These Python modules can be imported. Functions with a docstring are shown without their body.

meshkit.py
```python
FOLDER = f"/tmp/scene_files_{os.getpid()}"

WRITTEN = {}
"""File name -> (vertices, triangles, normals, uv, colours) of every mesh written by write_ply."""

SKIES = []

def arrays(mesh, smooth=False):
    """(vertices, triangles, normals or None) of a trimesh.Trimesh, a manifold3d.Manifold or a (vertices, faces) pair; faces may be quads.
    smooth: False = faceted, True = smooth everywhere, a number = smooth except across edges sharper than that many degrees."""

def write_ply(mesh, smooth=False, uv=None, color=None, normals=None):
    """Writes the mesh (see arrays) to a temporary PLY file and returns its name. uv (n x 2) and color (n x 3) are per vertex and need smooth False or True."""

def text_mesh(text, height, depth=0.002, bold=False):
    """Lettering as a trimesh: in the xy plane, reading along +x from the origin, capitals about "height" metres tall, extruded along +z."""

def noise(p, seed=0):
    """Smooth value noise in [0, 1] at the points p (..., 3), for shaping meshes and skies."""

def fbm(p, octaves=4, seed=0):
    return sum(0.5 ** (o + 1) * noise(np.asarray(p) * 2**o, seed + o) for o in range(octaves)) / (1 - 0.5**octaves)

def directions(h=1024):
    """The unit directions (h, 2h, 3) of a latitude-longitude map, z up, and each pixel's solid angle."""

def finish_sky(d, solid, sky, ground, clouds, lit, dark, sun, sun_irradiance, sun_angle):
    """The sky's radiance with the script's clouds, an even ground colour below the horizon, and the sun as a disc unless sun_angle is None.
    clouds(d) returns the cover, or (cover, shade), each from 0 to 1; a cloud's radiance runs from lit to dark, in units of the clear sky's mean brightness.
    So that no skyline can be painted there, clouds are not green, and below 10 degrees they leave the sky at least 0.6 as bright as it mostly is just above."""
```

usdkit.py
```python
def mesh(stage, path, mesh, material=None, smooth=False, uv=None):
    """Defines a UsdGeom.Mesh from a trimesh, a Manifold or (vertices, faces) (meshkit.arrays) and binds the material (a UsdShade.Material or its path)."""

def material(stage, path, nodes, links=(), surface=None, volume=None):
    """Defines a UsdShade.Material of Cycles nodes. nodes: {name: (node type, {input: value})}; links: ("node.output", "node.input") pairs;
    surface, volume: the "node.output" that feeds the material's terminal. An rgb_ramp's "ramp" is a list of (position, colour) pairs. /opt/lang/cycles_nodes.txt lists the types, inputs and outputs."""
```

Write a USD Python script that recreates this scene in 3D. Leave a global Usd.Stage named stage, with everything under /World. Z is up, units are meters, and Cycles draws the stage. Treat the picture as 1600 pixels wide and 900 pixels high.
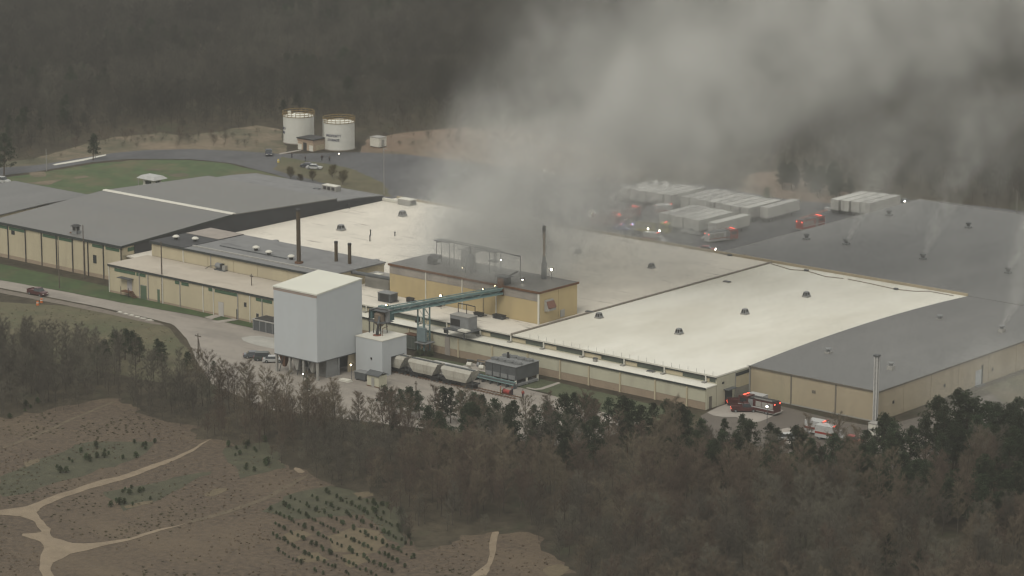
import math, random
import numpy as np, trimesh, shapely, usdkit, meshkit
from shapely.geometry import Polygon, Point, LineString
from pxr import Usd, UsdGeom, UsdLux, UsdShade, Gf, Sdf, Vt

stage = Usd.Stage.CreateInMemory()
UsdGeom.SetStageUpAxis(stage, 'Z'); UsdGeom.SetStageMetersPerUnit(stage, 1.0)
UsdGeom.Xform.Define(stage, '/World'); UsdGeom.Scope.Define(stage, '/World/Looks')
rng = np.random.default_rng(7)

# ---------------------------------------------------------------- camera (helicopter, 155 m up, long lens)
# x runs along the plant's front, y from the front to the back lot, z up; the origin is the right front corner of the front aisle
F, PITCH, YAW, ROLL = 4595.57, .224397, -.706001, .0017405
CAM = np.array([339.8, -458.5, 155.0])
fwd = np.array([math.sin(YAW) * math.cos(PITCH), math.cos(YAW) * math.cos(PITCH), -math.sin(PITCH)])
_r = np.array([math.cos(YAW), -math.sin(YAW), 0.0]); _u = np.cross(_r, fwd)
RIGHT = math.cos(ROLL) * _r + math.sin(ROLL) * _u; UP = -math.sin(ROLL) * _r + math.cos(ROLL) * _u
cam = UsdGeom.Camera.Define(stage, '/World/camera')
cam.AddTransformOp().Set(Gf.Matrix4d(*RIGHT, 0, *UP, 0, *(-fwd), 0, *CAM, 1))
cam.CreateHorizontalApertureAttr(36.0); cam.CreateFocalLengthAttr(36.0 * F / 1600)
cam.CreateClippingRangeAttr(Gf.Vec2f(1, 20000)); cam.CreateExposureAttr(0.36); cam.CreateFStopAttr(.5); cam.CreateFocusDistanceAttr(350.0)

# ---------------------------------------------------------------- overcast sky and weak, wide sun
SUN_EL, SUN_ROT = math.radians(50), math.radians(166)
sky_m = usdkit.material(stage, '/World/Looks/overcast_sky', {
    'sky': ('sky_texture', {'sky_type': 'single_scattering', 'sun_disc': False, 'sun_elevation': SUN_EL, 'sun_rotation': SUN_ROT}),
    'tc': ('texture_coordinate', {}), 'n': ('noise_texture', {'scale': 2.2, 'detail': 4.0}),
    'cloud': ('rgb_ramp', {'ramp': [(.3, (6.3, 6.25, 5.95)), (.7, (7.6, 7.5, 7.05))]}),
    'm': ('mix', {'fac': .88}), 'b': ('background_shader', {'strength': .1})},
    [('tc.generated', 'n.vector'), ('n.fac', 'cloud.fac'), ('sky.color', 'm.color1'), ('cloud.color', 'm.color2'), ('m.color', 'b.color')], surface='b.background')
dome = UsdLux.DomeLight.Define(stage, '/World/sky'); UsdShade.MaterialBindingAPI.Apply(dome.GetPrim()).Bind(sky_m)
dome.GetPrim().SetCustomDataByKey('kind', 'structure'); dome.GetPrim().SetCustomDataByKey('label', 'even grey overcast sky above the plant')
sun = UsdLux.DistantLight.Define(stage, '/World/sun'); sun.CreateIntensityAttr(.4); sun.CreateAngleAttr(28.0); sun.CreateNormalizeAttr(True)
sun.CreateColorAttr(Gf.Vec3f(1.0, .96, .88))
sun.AddRotateXYZOp().Set(Gf.Vec3f(90 - math.degrees(SUN_EL), 0, 180 - math.degrees(SUN_ROT)))

# ---------------------------------------------------------------- surveying helpers: a sight line met with a level, or with a wall plane
def ray(x, y): return fwd * F + RIGHT * (x - 800) + UP * (450 - y)
def G(x, y, z=0.0):
    d = ray(x, y); return CAM + d * ((z - CAM[2]) / d[2])
def PX(x, y, X):
    d = ray(x, y); return CAM + d * ((X - CAM[0]) / d[0])
def PY(x, y, Y):
    d = ray(x, y); return CAM + d * ((Y - CAM[1]) / d[1])

# ---------------------------------------------------------------- materials
LOOK, TONE = {}, .76
def mat(name, col, rough=.75, var=.12, scale=.5, stretch=(1, 1, 1), bump=0.0, spec=.3, rand=0.0, stain=None, metal=0.0):
    if name in LOOK: return LOOK[name]
    c = np.array(col, float) * TONE
    n = {'g': ('geometry', {}), 'mp': ('mapping', {'scale': stretch}), 'n': ('noise_texture', {'scale': scale, 'detail': 5.0, 'roughness': .62}),
         'r': ('rgb_ramp', {'ramp': [(.25, tuple(c * (1 - var))), (.5, tuple(c)), (.75, tuple(np.minimum(c * (1 + var), .95)))]}),
         'p': ('principled_bsdf', {'roughness': rough, 'specular_ior_level': spec, 'metallic': metal})}
    L = [('g.position', 'mp.vector'), ('mp.vector', 'n.vector'), ('n.fac', 'r.fac')]
    out = 'r.color'
    if stain:                                    # (colour, scale, stretch, from, to): blotches with their own shape
        sc, ss, st, a, b = stain; sc = tuple(np.array(sc) * TONE)
        n.update({'mp2': ('mapping', {'scale': st}), 'n2': ('noise_texture', {'scale': ss, 'detail': 6.0, 'roughness': .65}),
                  'k': ('map_range', {'from_min': a, 'from_max': b, 'to_min': 0.0, 'to_max': 1.0, 'clamp': True}), 'mx': ('mix', {'color2': sc})})
        L += [('g.position', 'mp2.vector'), ('mp2.vector', 'n2.vector'), ('n2.fac', 'k.value'), ('k.result', 'mx.fac'), (out, 'mx.color1')]; out = 'mx.color'
    if rand:
        n.update({'oi': ('object_info', {}), 'rm': ('map_range', {'to_min': 1 - rand, 'to_max': 1 + rand}), 'hm': ('map_range', {'to_min': .485, 'to_max': .515}),
                  'hs': ('hsv', {})})
        L += [('oi.random', 'rm.value'), ('rm.result', 'hs.value'), ('oi.random', 'hm.value'), ('hm.result', 'hs.hue'), (out, 'hs.color')]; out = 'hs.color'
    L.append((out, 'p.base_color'))
    if bump:
        n['b'] = ('bump', {'strength': bump, 'distance': .3}); L += [('n.fac', 'b.height'), ('b.normal', 'p.normal')]
    LOOK[name] = usdkit.material(stage, '/World/Looks/' + name, n, L, surface='p.BSDF')
    return LOOK[name]
def lamp_mat(name, col, strength):
    if name not in LOOK:
        LOOK[name] = usdkit.material(stage, '/World/Looks/' + name, {'e': ('emission', {'color': col, 'strength': strength})}, [], surface='e.emission')
    return LOOK[name]
def leaf_mat(name, col, rand=.25, var=.35, scale=.7, through=.2):
    c = np.array(col, float) * TONE
    n = {'g': ('geometry', {}), 'n': ('noise_texture', {'scale': scale, 'detail': 3.0}), 'oi': ('object_info', {}),
         'r': ('rgb_ramp', {'ramp': [(.3, tuple(c * (1 - var))), (.7, tuple(c * (1 + var)))]}),
         'rm': ('map_range', {'to_min': 1 - rand, 'to_max': 1 + rand}), 'hm': ('map_range', {'to_min': .48, 'to_max': .515}), 'hs': ('hsv', {}),
         'd': ('diffuse_bsdf', {}), 't': ('translucent_bsdf', {}), 'm': ('mix_closure', {'fac': through})}
    L = [('g.position', 'n.vector'), ('n.fac', 'r.fac'), ('r.color', 'hs.color'), ('oi.random', 'rm.value'), ('rm.result', 'hs.value'), ('oi.random', 'hm.value'),
         ('hm.result', 'hs.hue'), ('hs.color', 'd.color'), ('hs.color', 't.color'), ('d.BSDF', 'm.closure1'), ('t.BSDF', 'm.closure2')]
    LOOK[name] = usdkit.material(stage, '/World/Looks/' + name, n, L, surface='m.closure')
    return LOOK[name]

CREAM = mat('cream_wall', (.46, .40, .272), .7, .07, .35, (1, 1, .25), stain=((.30, .26, .19), .25, (1, 1, .15), .52, .95))
CREAM_PALE = mat('pale_cream_wall', (.46, .44, .33), .7, .07, .35, (1, 1, .25), stain=((.30, .28, .22), .25, (1, 1, .15), .52, .95))
TAN = mat('tan_wall', (.375, .315, .215), .7, .07, .3, (1, 1, .2), stain=((.27, .23, .165), .2, (1, 1, .15), .5, .95))
YELLOW = mat('yellow_wall', (.45, .355, .19), .7, .07, .3, (1, 1, .3), stain=((.33, .27, .16), .3, (1, 1, .2), .5, .9))
PLINTH = mat('brown_plinth', (.30, .235, .165), .85, .1, .5)
BAND = mat('grey_pink_cladding', (.30, .27, .23), .7, .12, .4, (1, 1, .3), stain=((.2, .185, .165), .35, (1, 1, .3), .45, .8))
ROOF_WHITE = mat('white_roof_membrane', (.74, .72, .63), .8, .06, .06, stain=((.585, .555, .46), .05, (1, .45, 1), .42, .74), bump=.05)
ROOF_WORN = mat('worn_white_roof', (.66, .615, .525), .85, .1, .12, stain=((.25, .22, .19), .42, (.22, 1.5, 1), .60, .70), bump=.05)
ROOF_PINK = mat('pale_gravel_roof', (.45, .40, .325), .9, .08, .2, stain=((.34, .30, .25), .15, (.5, 1.2, 1), .52, .8), bump=.05)
ROOF_GREY = mat('grey_metal_roof', (.15, .146, .132), .6, .07, .05, stain=((.13, .13, .125), .05, (.3, 1, 1), .5, .8), spec=.4)
ROOF_GREY2 = mat('dark_grey_roof', (.15, .15, .143), .75, .1, .04, stain=((.19, .187, .178), .03, (1, .4, 1), .48, .75))
ROOF_BLACK = mat('black_roof', (.045, .045, .046), .8, .15, .3)
ROOF_MID = mat('mid_grey_roof', (.19, .19, .185), .8, .12, .3, stain=((.10, .10, .10), .25, (.4, 1.5, 1), .55, .75))
FASCIA = mat('dark_fascia', (.035, .04, .036), .7, .2, 1.0)
CHAR = mat('charcoal_cladding', (.042, .043, .045), .75, .15, .2, (1, 1, .4))
GREEN = mat('green_panel', (.055, .105, .06), .6, .2, 1.0)
DOORGREEN = mat('green_door', (.085, .125, .075), .6, .15, 1.0)
TRIM = mat('white_trim', (.6, .58, .5), .6, .08, 1.0)
GREYTRIM = mat('grey_trim', (.3, .29, .26), .6, .1, 1.0)
DARK = mat('dark_metal', (.035, .034, .032), .6, .25, 1.5)
STEEL = mat('grey_steel', (.21, .215, .21), .55, .15, .8)
STEEL_DK = mat('dark_grey_steel', (.085, .09, .09), .6, .2, .8)
RUST = mat('rusty_brown', (.13, .065, .035), .85, .3, 1.2)
STACK = mat('brown_stack', (.075, .055, .032), .8, .3, .6, (1, 1, .4))
TEAL = mat('teal_paint', (.15, .225, .215), .6, .15, .8)
WHITE_CLAD_A = mat('white_cladding', (.465, .485, .485), .65, .03, .15, (1, 1, .3), stain=((.39, .395, .38), .1, (1, 1, .25), .5, .95))
TOWER_ROOF = mat('tower_roof', (.62, .615, .53), .8, .05, .1)
BRICK = mat('brick_red_strip', (.32, .24, .195), .85, .15, 1.5)
CONC = mat('concrete', (.33, .30, .26), .9, .1, .3, bump=.1)
GLASSDK = mat('dark_glazing', (.03, .034, .036), .15, .2, 1.0, spec=.6)
TYRE = mat('black_rubber', (.02, .02, .02), .9, .2, 2)
TRAILER = mat('trailer_white', (.44, .43, .39), .55, .08, .4, rand=.22, stain=((.38, .36, .32), .4, (.3, 1, 1), .5, .85))
RED = mat('fire_red', (.26, .03, .02), .4, .1, 1, spec=.5)
WHITE = mat('vehicle_white', (.42, .42, .40), .4, .05, 1, spec=.5)
BLUE = mat('vehicle_blue', (.08, .12, .34), .4, .1, 1, spec=.5)
TANKW = mat('tank_white', (.58, .57, .51), .6, .05, .3, (1, 1, .3), stain=((.48, .46, .4), .3, (1, 1, .15), .52, .9))
BROWNWALL = mat('pump_house_brown', (.40, .305, .215), .85, .12, 1)
WOOD = mat('weathered_pole', (.11, .09, .07), .9, .2, 1)
L_WHITE = lamp_mat('lamp_white', (1.0, .93, .75), 22)
L_WARM = lamp_mat('lamp_warm', (1.0, .8, .45), 18)
L_RED = lamp_mat('lamp_red', (1.0, .12, .07), 2)
L_BLUE = lamp_mat('lamp_blue', (.35, .45, 1.0), 6)
L_GREEN = lamp_mat('lamp_green', (.1, 1.0, .35), 8)

# ---------------------------------------------------------------- scene helpers
USED = {}
def numbered(parent, name):
    k = (parent, name); USED[k] = USED.get(k, -1) + 1
    return name if USED[k] == 0 else f'{name}_{USED[k]:03d}'
class Node:
    def __init__(s, path, loc=(0, 0, 0), rot=0): s.path, s.loc, s.rot, s.prim = path, np.array(loc, float), rot, stage.GetPrimAtPath(path)
def tag(prim, label=None, cat=None, group=None, kind=None):
    for k, v in (('label', label), ('category', cat), ('group', group), ('kind', kind)):
        if v: prim.SetCustomDataByKey(k, v)
def thing(name, label, cat, loc=(0, 0, 0), rot=0.0, group=None, scale=None):
    p = '/World/' + numbered('/World', name)
    x = UsdGeom.Xform.Define(stage, p); x.AddTranslateOp().Set(Gf.Vec3d(*map(float, loc))); x.AddRotateZOp().Set(float(math.degrees(rot)))
    x.AddScaleOp().Set(Gf.Vec3f(*((scale,) * 3 if np.ndim(scale) == 0 and scale else scale or (1, 1, 1))))
    tag(x.GetPrim(), label, cat, group)
    return Node(p, loc, rot)
def dup(src, label, loc, rot=0.0, group=None, scale=1.0, name=None, cat=None):
    base = name or src.path.rsplit('/', 1)[1].rstrip('0123456789').rstrip('_')
    p = '/World/' + numbered('/World', base)
    x = UsdGeom.Xform.Define(stage, p); pr = x.GetPrim()
    pr.GetReferences().AddInternalReference(src.path); pr.SetInstanceable(True)
    pr.GetAttribute('xformOp:translate').Set(Gf.Vec3d(*map(float, loc))); pr.GetAttribute('xformOp:rotateZ').Set(float(math.degrees(rot)))
    pr.GetAttribute('xformOp:scale').Set(Gf.Vec3f(*((scale,) * 3 if np.ndim(scale) == 0 else scale)))
    tag(pr, label, cat, group)
    return Node(p, loc, rot)

class MB:
    def __init__(s): s.v, s.f, s.n = [], [], 0
    def add(s, v, f):
        v = np.asarray(v, float); f = np.asarray(f, int)
        if f.shape[1] == 4: f = np.vstack([f[:, [0, 1, 2]], f[:, [0, 2, 3]]])
        s.v.append(v); s.f.append(f + s.n); s.n += len(v); return s
    def box(s, x0, x1, y0, y1, z0, z1):
        v = [(x, y, z) for z in (z0, z1) for x, y in ((x0, y0), (x1, y0), (x1, y1), (x0, y1))]
        return s.add(v, [(0, 3, 2, 1), (4, 5, 6, 7), (0, 1, 5, 4), (1, 2, 6, 5), (2, 3, 7, 6), (3, 0, 4, 7)])
    def hexa(s, bottom, top):                    # 4 bottom points and 4 top points, counter-clockwise from above
        return s.add(list(bottom) + list(top), [(0, 3, 2, 1), (4, 5, 6, 7), (0, 1, 5, 4), (1, 2, 6, 5), (2, 3, 7, 6), (3, 0, 4, 7)])
    def side(s, prof, y0, y1):                   # a profile in x, z (convex, counter-clockwise seen from -y) given width in y
        n = len(prof); v = [(x, y0, z) for x, z in prof] + [(x, y1, z) for x, z in prof]
        f = [(0, i, i + 1) for i in range(1, n - 1)] + [(n, n + i + 1, n + i) for i in range(1, n - 1)]
        for i in range(n):
            j = (i + 1) % n; f += [(i, n + i, n + j), (i, n + j, j)]
        return s.add(v, f)
    def tube(s, p, q, r, r1=None, n=6, cap=True):
        p, q = np.asarray(p, float), np.asarray(q, float); r1 = r if r1 is None else r1
        d = (q - p) / max(np.linalg.norm(q - p), 1e-9); a = np.cross(d, (0, 0, 1) if abs(d[2]) < .9 else (1, 0, 0)); a /= np.linalg.norm(a); b = np.cross(d, a)
        t = np.arange(n) * 2 * math.pi / n; ring = np.outer(np.cos(t), a) + np.outer(np.sin(t), b)
        v = np.vstack([p + ring * r, q + ring * r1, [p], [q]]); f = []
        for i in range(n):
            j = (i + 1) % n; f += [(i, j, n + j), (i, n + j, n + i)]
            if cap: f += [(2 * n, j, i), (2 * n + 1, n + i, n + j)]
        return s.add(v, f)
    def lathe(s, prof, c=(0, 0, 0), n=20):
        t = np.arange(n) * 2 * math.pi / n; m = len(prof)
        v = np.array([(c[0] + r * math.cos(a), c[1] + r * math.sin(a), c[2] + z) for r, z in prof for a in t])
        f = [(k * n + i, k * n + (i + 1) % n, (k + 1) * n + (i + 1) % n, (k + 1) * n + i) for k in range(m - 1) for i in range(n)]
        return s.add(v, f)
    def line(s, pts, r, n=5):
        for a, b in zip(pts[:-1], pts[1:]): s.tube(a, b, r, n=n)
        return s
    def mesh(s, m): return s.add(np.array(m.vertices), np.array(m.faces))
    def build(s, name, m, parent=None, world=False, smooth=False, label=None, kind=None):
        pp = parent.path if parent else '/World'
        p = pp + '/' + numbered(pp, name); v, f = np.vstack(s.v), np.vstack(s.f)
        if world and parent is not None: v = v - ROOT(parent).loc
        usdkit.mesh(stage, p, (v, f), m, smooth=smooth)
        n = Node(p, parent.loc if parent else (0, 0, 0)); tag(n.prim, label, kind=kind)
        return n
def ROOT(n): return n
def boxpart(name, m, parent, *b, **k): return MB().box(*b).build(name, m, parent, world=True, **k)

# ---------------------------------------------------------------- the ground and what is laid on it
def patch(name, polys, m, z, ragged=0.0, label=None, kind='structure', step=2.5, seed=0, px=True, shrink=0.0):
    """One sheet at height z; its outline wanders by 'ragged' metres."""
    out = []
    for k, pl in enumerate(polys):
        pts = np.array([G(*q)[:2] if px else q for q in pl]); P = Polygon(pts).buffer(-shrink) if shrink else Polygon(pts)
        if shrink and hasattr(P, 'geoms'): P = max(P.geoms, key=lambda g: g.area)
        if ragged:
            ring = P.exterior; L = ring.length; n = max(8, int(L / step)); q = np.array([ring.interpolate(t).coords[0] for t in np.linspace(0, L, n, endpoint=False)])
            o = np.stack([meshkit.fbm(np.c_[q / 6.0, np.full(n, seed + k + .5)], 3, seed=11), meshkit.fbm(np.c_[q / 6.0, np.full(n, seed + k + 40.5)], 3, seed=12)], 1) - .5
            P = Polygon(q + o * 2 * ragged).buffer(0)
        out.append(P)
    U = shapely.union_all(out); mb = MB()
    for g in getattr(U, 'geoms', [U]):
        if g.is_empty: continue
        v, f = trimesh.creation.triangulate_polygon(g, engine='earcut'); f = np.asarray(f)
        a, b, c = (v[f[:, i]] for i in range(3)); cr = (b[:, 0] - a[:, 0]) * (c[:, 1] - a[:, 1]) - (b[:, 1] - a[:, 1]) * (c[:, 0] - a[:, 0])
        f[cr < 0] = f[cr < 0][:, ::-1]
        mb.add(np.c_[v, np.full(len(v), z)], f)
    n = mb.build(name, m); tag(n.prim, label, kind=kind)
    return U

def ground_mat():
    n = {'g': ('geometry', {}), 'n1': ('noise_texture', {'scale': .02, 'detail': 6.0, 'roughness': .65}), 'n2': ('noise_texture', {'scale': .35, 'detail': 6.0, 'roughness': .7}),
         'n3': ('noise_texture', {'scale': .06, 'detail': 5.0, 'roughness': .7}),
         'a': ('rgb_ramp', {'ramp': [(.3, (.034, .029, .02)), (.5, (.05, .042, .028)), (.7, (.07, .058, .038))]}),
         'b': ('rgb_ramp', {'ramp': [(.3, (.55, .55, .55)), (.7, (1.3, 1.3, 1.3))]}), 'x': ('mix', {'mix_type': 'multiply', 'fac': 1.0}),
         'k': ('map_range', {'from_min': .56, 'from_max': .68, 'to_min': 0.0, 'to_max': .7, 'clamp': True}), 'y': ('mix', {'color2': (.042, .047, .026)}),
         'bp': ('bump', {'strength': .5, 'distance': .5}), 'p': ('principled_bsdf', {'roughness': .95, 'specular_ior_level': .1})}
    L = [('g.position', 'n1.vector'), ('g.position', 'n2.vector'), ('g.position', 'n3.vector'), ('n1.fac', 'a.fac'), ('n2.fac', 'b.fac'), ('a.color', 'x.color1'), ('b.color', 'x.color2'),
         ('n3.fac', 'k.value'), ('k.result', 'y.fac'), ('x.color', 'y.color1'), ('y.color', 'p.base_color'), ('n2.fac', 'bp.height'), ('bp.normal', 'p.normal')]
    return usdkit.material(stage, '/World/Looks/dead_grass_ground', n, L, surface='p.BSDF')
b = MB().box(-4500, 3500, -3000, 5200, -2, 0).build('ground', ground_mat()); tag(b.prim, 'brown dead grass and leaf litter ground', kind='structure')

ASPH = mat('old_asphalt', (.095, .095, .096), .9, .15, .3, stain=((.06, .06, .062), .07, (1, .4, 1), .46, .7), bump=.1)
ROADC = mat('pale_road', (.29, .26, .22), .9, .12, .3, stain=((.19, .172, .148), .1, (.35, 1.3, 1), .47, .7), bump=.1)
GRASS = mat('spring_grass', (.062, .092, .034), .95, .3, .25, stain=((.125, .10, .055), .07, (1, 1, 1), .46, .68), bump=.4)
GRASS_G = mat('green_lawn', (.05, .078, .026), .95, .3, .3, stain=((.085, .075, .036), .1, (1, 1, 1), .5, .75), bump=.4)
DIRT = mat('tan_bare_dirt', (.175, .137, .09), .95, .3, .3, stain=((.082, .078, .045), .07, (.6, 1, 1), .40, .60), bump=.4)
REDDIRT = mat('reddish_dirt', (.175, .125, .085), .95, .25, .3, stain=((.10, .088, .055), .06, (1, 1, 1), .5, .75), bump=.4)
SAND = mat('sandy_track', (.23, .18, .12), .95, .15, .4, stain=((.17, .13, .085), .25, (1, 1, 1), .5, .75), bump=.4)
STRAW = mat('straw_grass', (.128, .10, .058), .95, .25, .6, stain=((.13, .10, .06), .4, (1, 1, 1), .48, .7), bump=.4)
OLIVE = mat('olive_grass', (.105, .092, .05), .95, .25, .2, stain=((.075, .082, .038), .08, (1, 1, 1), .48, .7), bump=.4)

# back of the site: bare earth below the far wood, asphalt road and lots, lawn
patch('bare_earth', [[(-80, 300), (-80, 256), (0, 254), (60, 246), (120, 228), (180, 214), (250, 208), (300, 212), (350, 203), (400, 196), (440, 203), (450, 245), (300, 238), (150, 250), (0, 276)]], DIRT, .02, 3.0, 'tan bare earth below the far wood at left')
patch('dirt_bank', [[(560, 243), (575, 218), (640, 206), (720, 199), (800, 203), (850, 214), (960, 240), (1000, 275), (900, 300), (640, 262)], [(1150, 300), (1170, 272), (1230, 266), (1290, 280), (1330, 300), (1300, 322)]], REDDIRT, .02, 3.0, 'reddish bare bank behind the smoke', seed=3)
patch('back_lawn', [[(-80, 330), (-70, 282), (0, 279), (60, 271), (140, 257), (200, 250.5), (300, 250.5), (360, 256), (425, 272), (470, 285), (520, 300), (300, 340)]], GRASS, .03, 1.5, 'patchy green lawn behind the gabled warehouse', seed=5)
LOT = patch('asphalt_lot', [[(-80, 272), (0, 262), (60, 258), (120, 248), (180, 239), (230, 234.5), (300, 233), (370, 236), (440, 241), (500, 239), (560, 238), (640, 242), (800, 262), (960, 285), (1100, 288), (1230, 312), (1300, 318), (1440, 312), (1600, 330), (1600, 420), (1000, 420), (560, 345), (470, 285), (420, 270), (360, 255), (300, 249), (200, 248.5), (140, 254), (60, 268), (0, 275), (-80, 290)]], ASPH, .05, .4, 'dark asphalt road and truck lot behind the plant', seed=8)
patch('bare_spot', [[(262, 273), (285, 270), (298, 273), (290, 276), (268, 277)], [(226, 265), (250, 263), (254, 266), (230, 267)], [(115, 277), (135, 274), (140, 277), (120, 280)], [(45, 270), (70, 268), (72, 276), (50, 277)], [(40, 286), (100, 280), (75, 290)]], DIRT, .06, .8, 'small bare sandy spots on the back lawn', seed=9)
patch('pale_kerb_strip', [[(82, 257), (130, 248.5), (165, 241.5), (166, 243), (130, 251.5), (86, 258.5)]], TRIM, .07, 0, 'pale concrete strip along the back road')
patch('pump_house_path', [[(436, 240), (452, 237), (470, 234), (471, 235.5), (452, 238.8), (437, 241.5)]], CONC, .07, 0, 'pale concrete path leading to the pump house')
patch('weedy_strip', [[(440, 245), (520, 258), (560, 268), (600, 288), (610, 308), (560, 300), (500, 285), (430, 266)]], OLIVE, .07, 1.5, 'weedy olive strip between lot and warehouse', seed=12)
# front of the site
patch('front_lawn', [[(-80, 396), (0, 412), (170, 448), (400, 498), (425, 505), (425, 518), (345, 502), (300, 492), (200, 475), (100, 455), (0, 438), (-80, 422)]], GRASS_G, .03, .4, 'green lawn strip between the front walls and the road', seed=14)
YARD = patch('access_road', [[(-80, 423), (0, 438), (100, 456), (200, 475.5), (300, 492.5), (345, 502.5), (425, 519), (480, 530), (600, 560), (760, 592), (900, 628), (1010, 660), (900, 700), (420, 640), (330, 600), (305, 560), (292, 530), (270, 507), (230, 497), (160, 481), (80, 465), (0, 450), (-80, 434)]], ROADC, .05, .35, 'pale worn concrete road widening into the front yard', seed=16)
patch('olive_verge', [[(-80, 462), (0, 472), (150, 482), (262, 512), (292, 545), (305, 572), (260, 600), (100, 570), (-80, 545)]], OLIVE, .03, 1.0, 'olive grass verge between road and trees at left', seed=17)
patch('rail_siding', [[(-80, 436), (0, 452), (80, 467), (160, 483), (240, 502), (262, 509), (240, 507), (160, 489), (80, 473), (0, 458), (-80, 444)]], mat('ballast', (.17, .145, .115), .95, .25, .6, bump=.4), .07, .3, 'brown ballast strip beside the front road', seed=18)
patch('side_lawn', [[(618, 560), (660, 556), (760, 575), (880, 600), (1010, 630), (1090, 648), (1010, 664), (900, 632), (850, 613), (760, 596)]], mat('yard_grass', (.075, .085, .045), .95, .25, .3, bump=.4), .07, .5, 'grass around the cooling cells below the aisle wall', seed=19)
patch('pale_pad', [[(378, 528), (400, 524), (440, 530), (440, 548), (405, 541), (382, 534)]], mat('pale_pad', (.36, .35, .31), .9, .15, .3), .07, .5, 'pale washed out patch of yard beside the white tower', seed=26)
patch('footpath', [[(845, 606.5), (858, 602), (872, 597.5), (876, 599), (862, 604.5), (848, 609), (836, 610), (822, 607), (823, 605.5), (836, 608)], [(319, 496), (350, 489), (368, 487.5), (372, 489), (352, 492.5), (330, 499.5)], [(330, 503), (372, 497), (390, 491.5), (394, 493), (374, 500), (340, 505.5)]], CONC, .09, 0, 'pale concrete footpaths crossing the front grass')
patch('front_lot', [[(1095, 650), (1125, 634), (1165, 622), (1210, 632), (1300, 655), (1372, 668), (1480, 640), (1560, 612), (1640, 588), (1700, 600), (1600, 680), (1400, 740), (1250, 720), (1120, 690)]], mat('lot_tar', (.125, .108, .09), .9, .15, .15, bump=.1), .05, .3, 'dark gravelled lot in front of the tan warehouse', seed=22)
patch('concrete_apron', [[(1105, 645), (1128, 634), (1163, 624), (1190, 631), (1226, 641), (1196, 656), (1180, 662), (1150, 652), (1120, 652)], [(1215, 672), (1235, 668), (1262, 690), (1255, 705), (1225, 690)]], CONC, .08, .15, 'pale concrete apron at the end of the aisle', seed=23)
patch('right_dirt_strip', [[(1545, 612), (1640, 590), (1720, 600), (1640, 630), (1570, 632)]], DIRT, .09, .6, 'tan dirt strip beside the tan warehouse at right', seed=24)
patch('green_margin', [[(1528, 610), (1600, 584), (1660, 563), (1700, 566), (1640, 590), (1550, 613)]], OLIVE, .08, .4, 'olive grass margin at the foot of the tan wall', seed=25)
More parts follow.
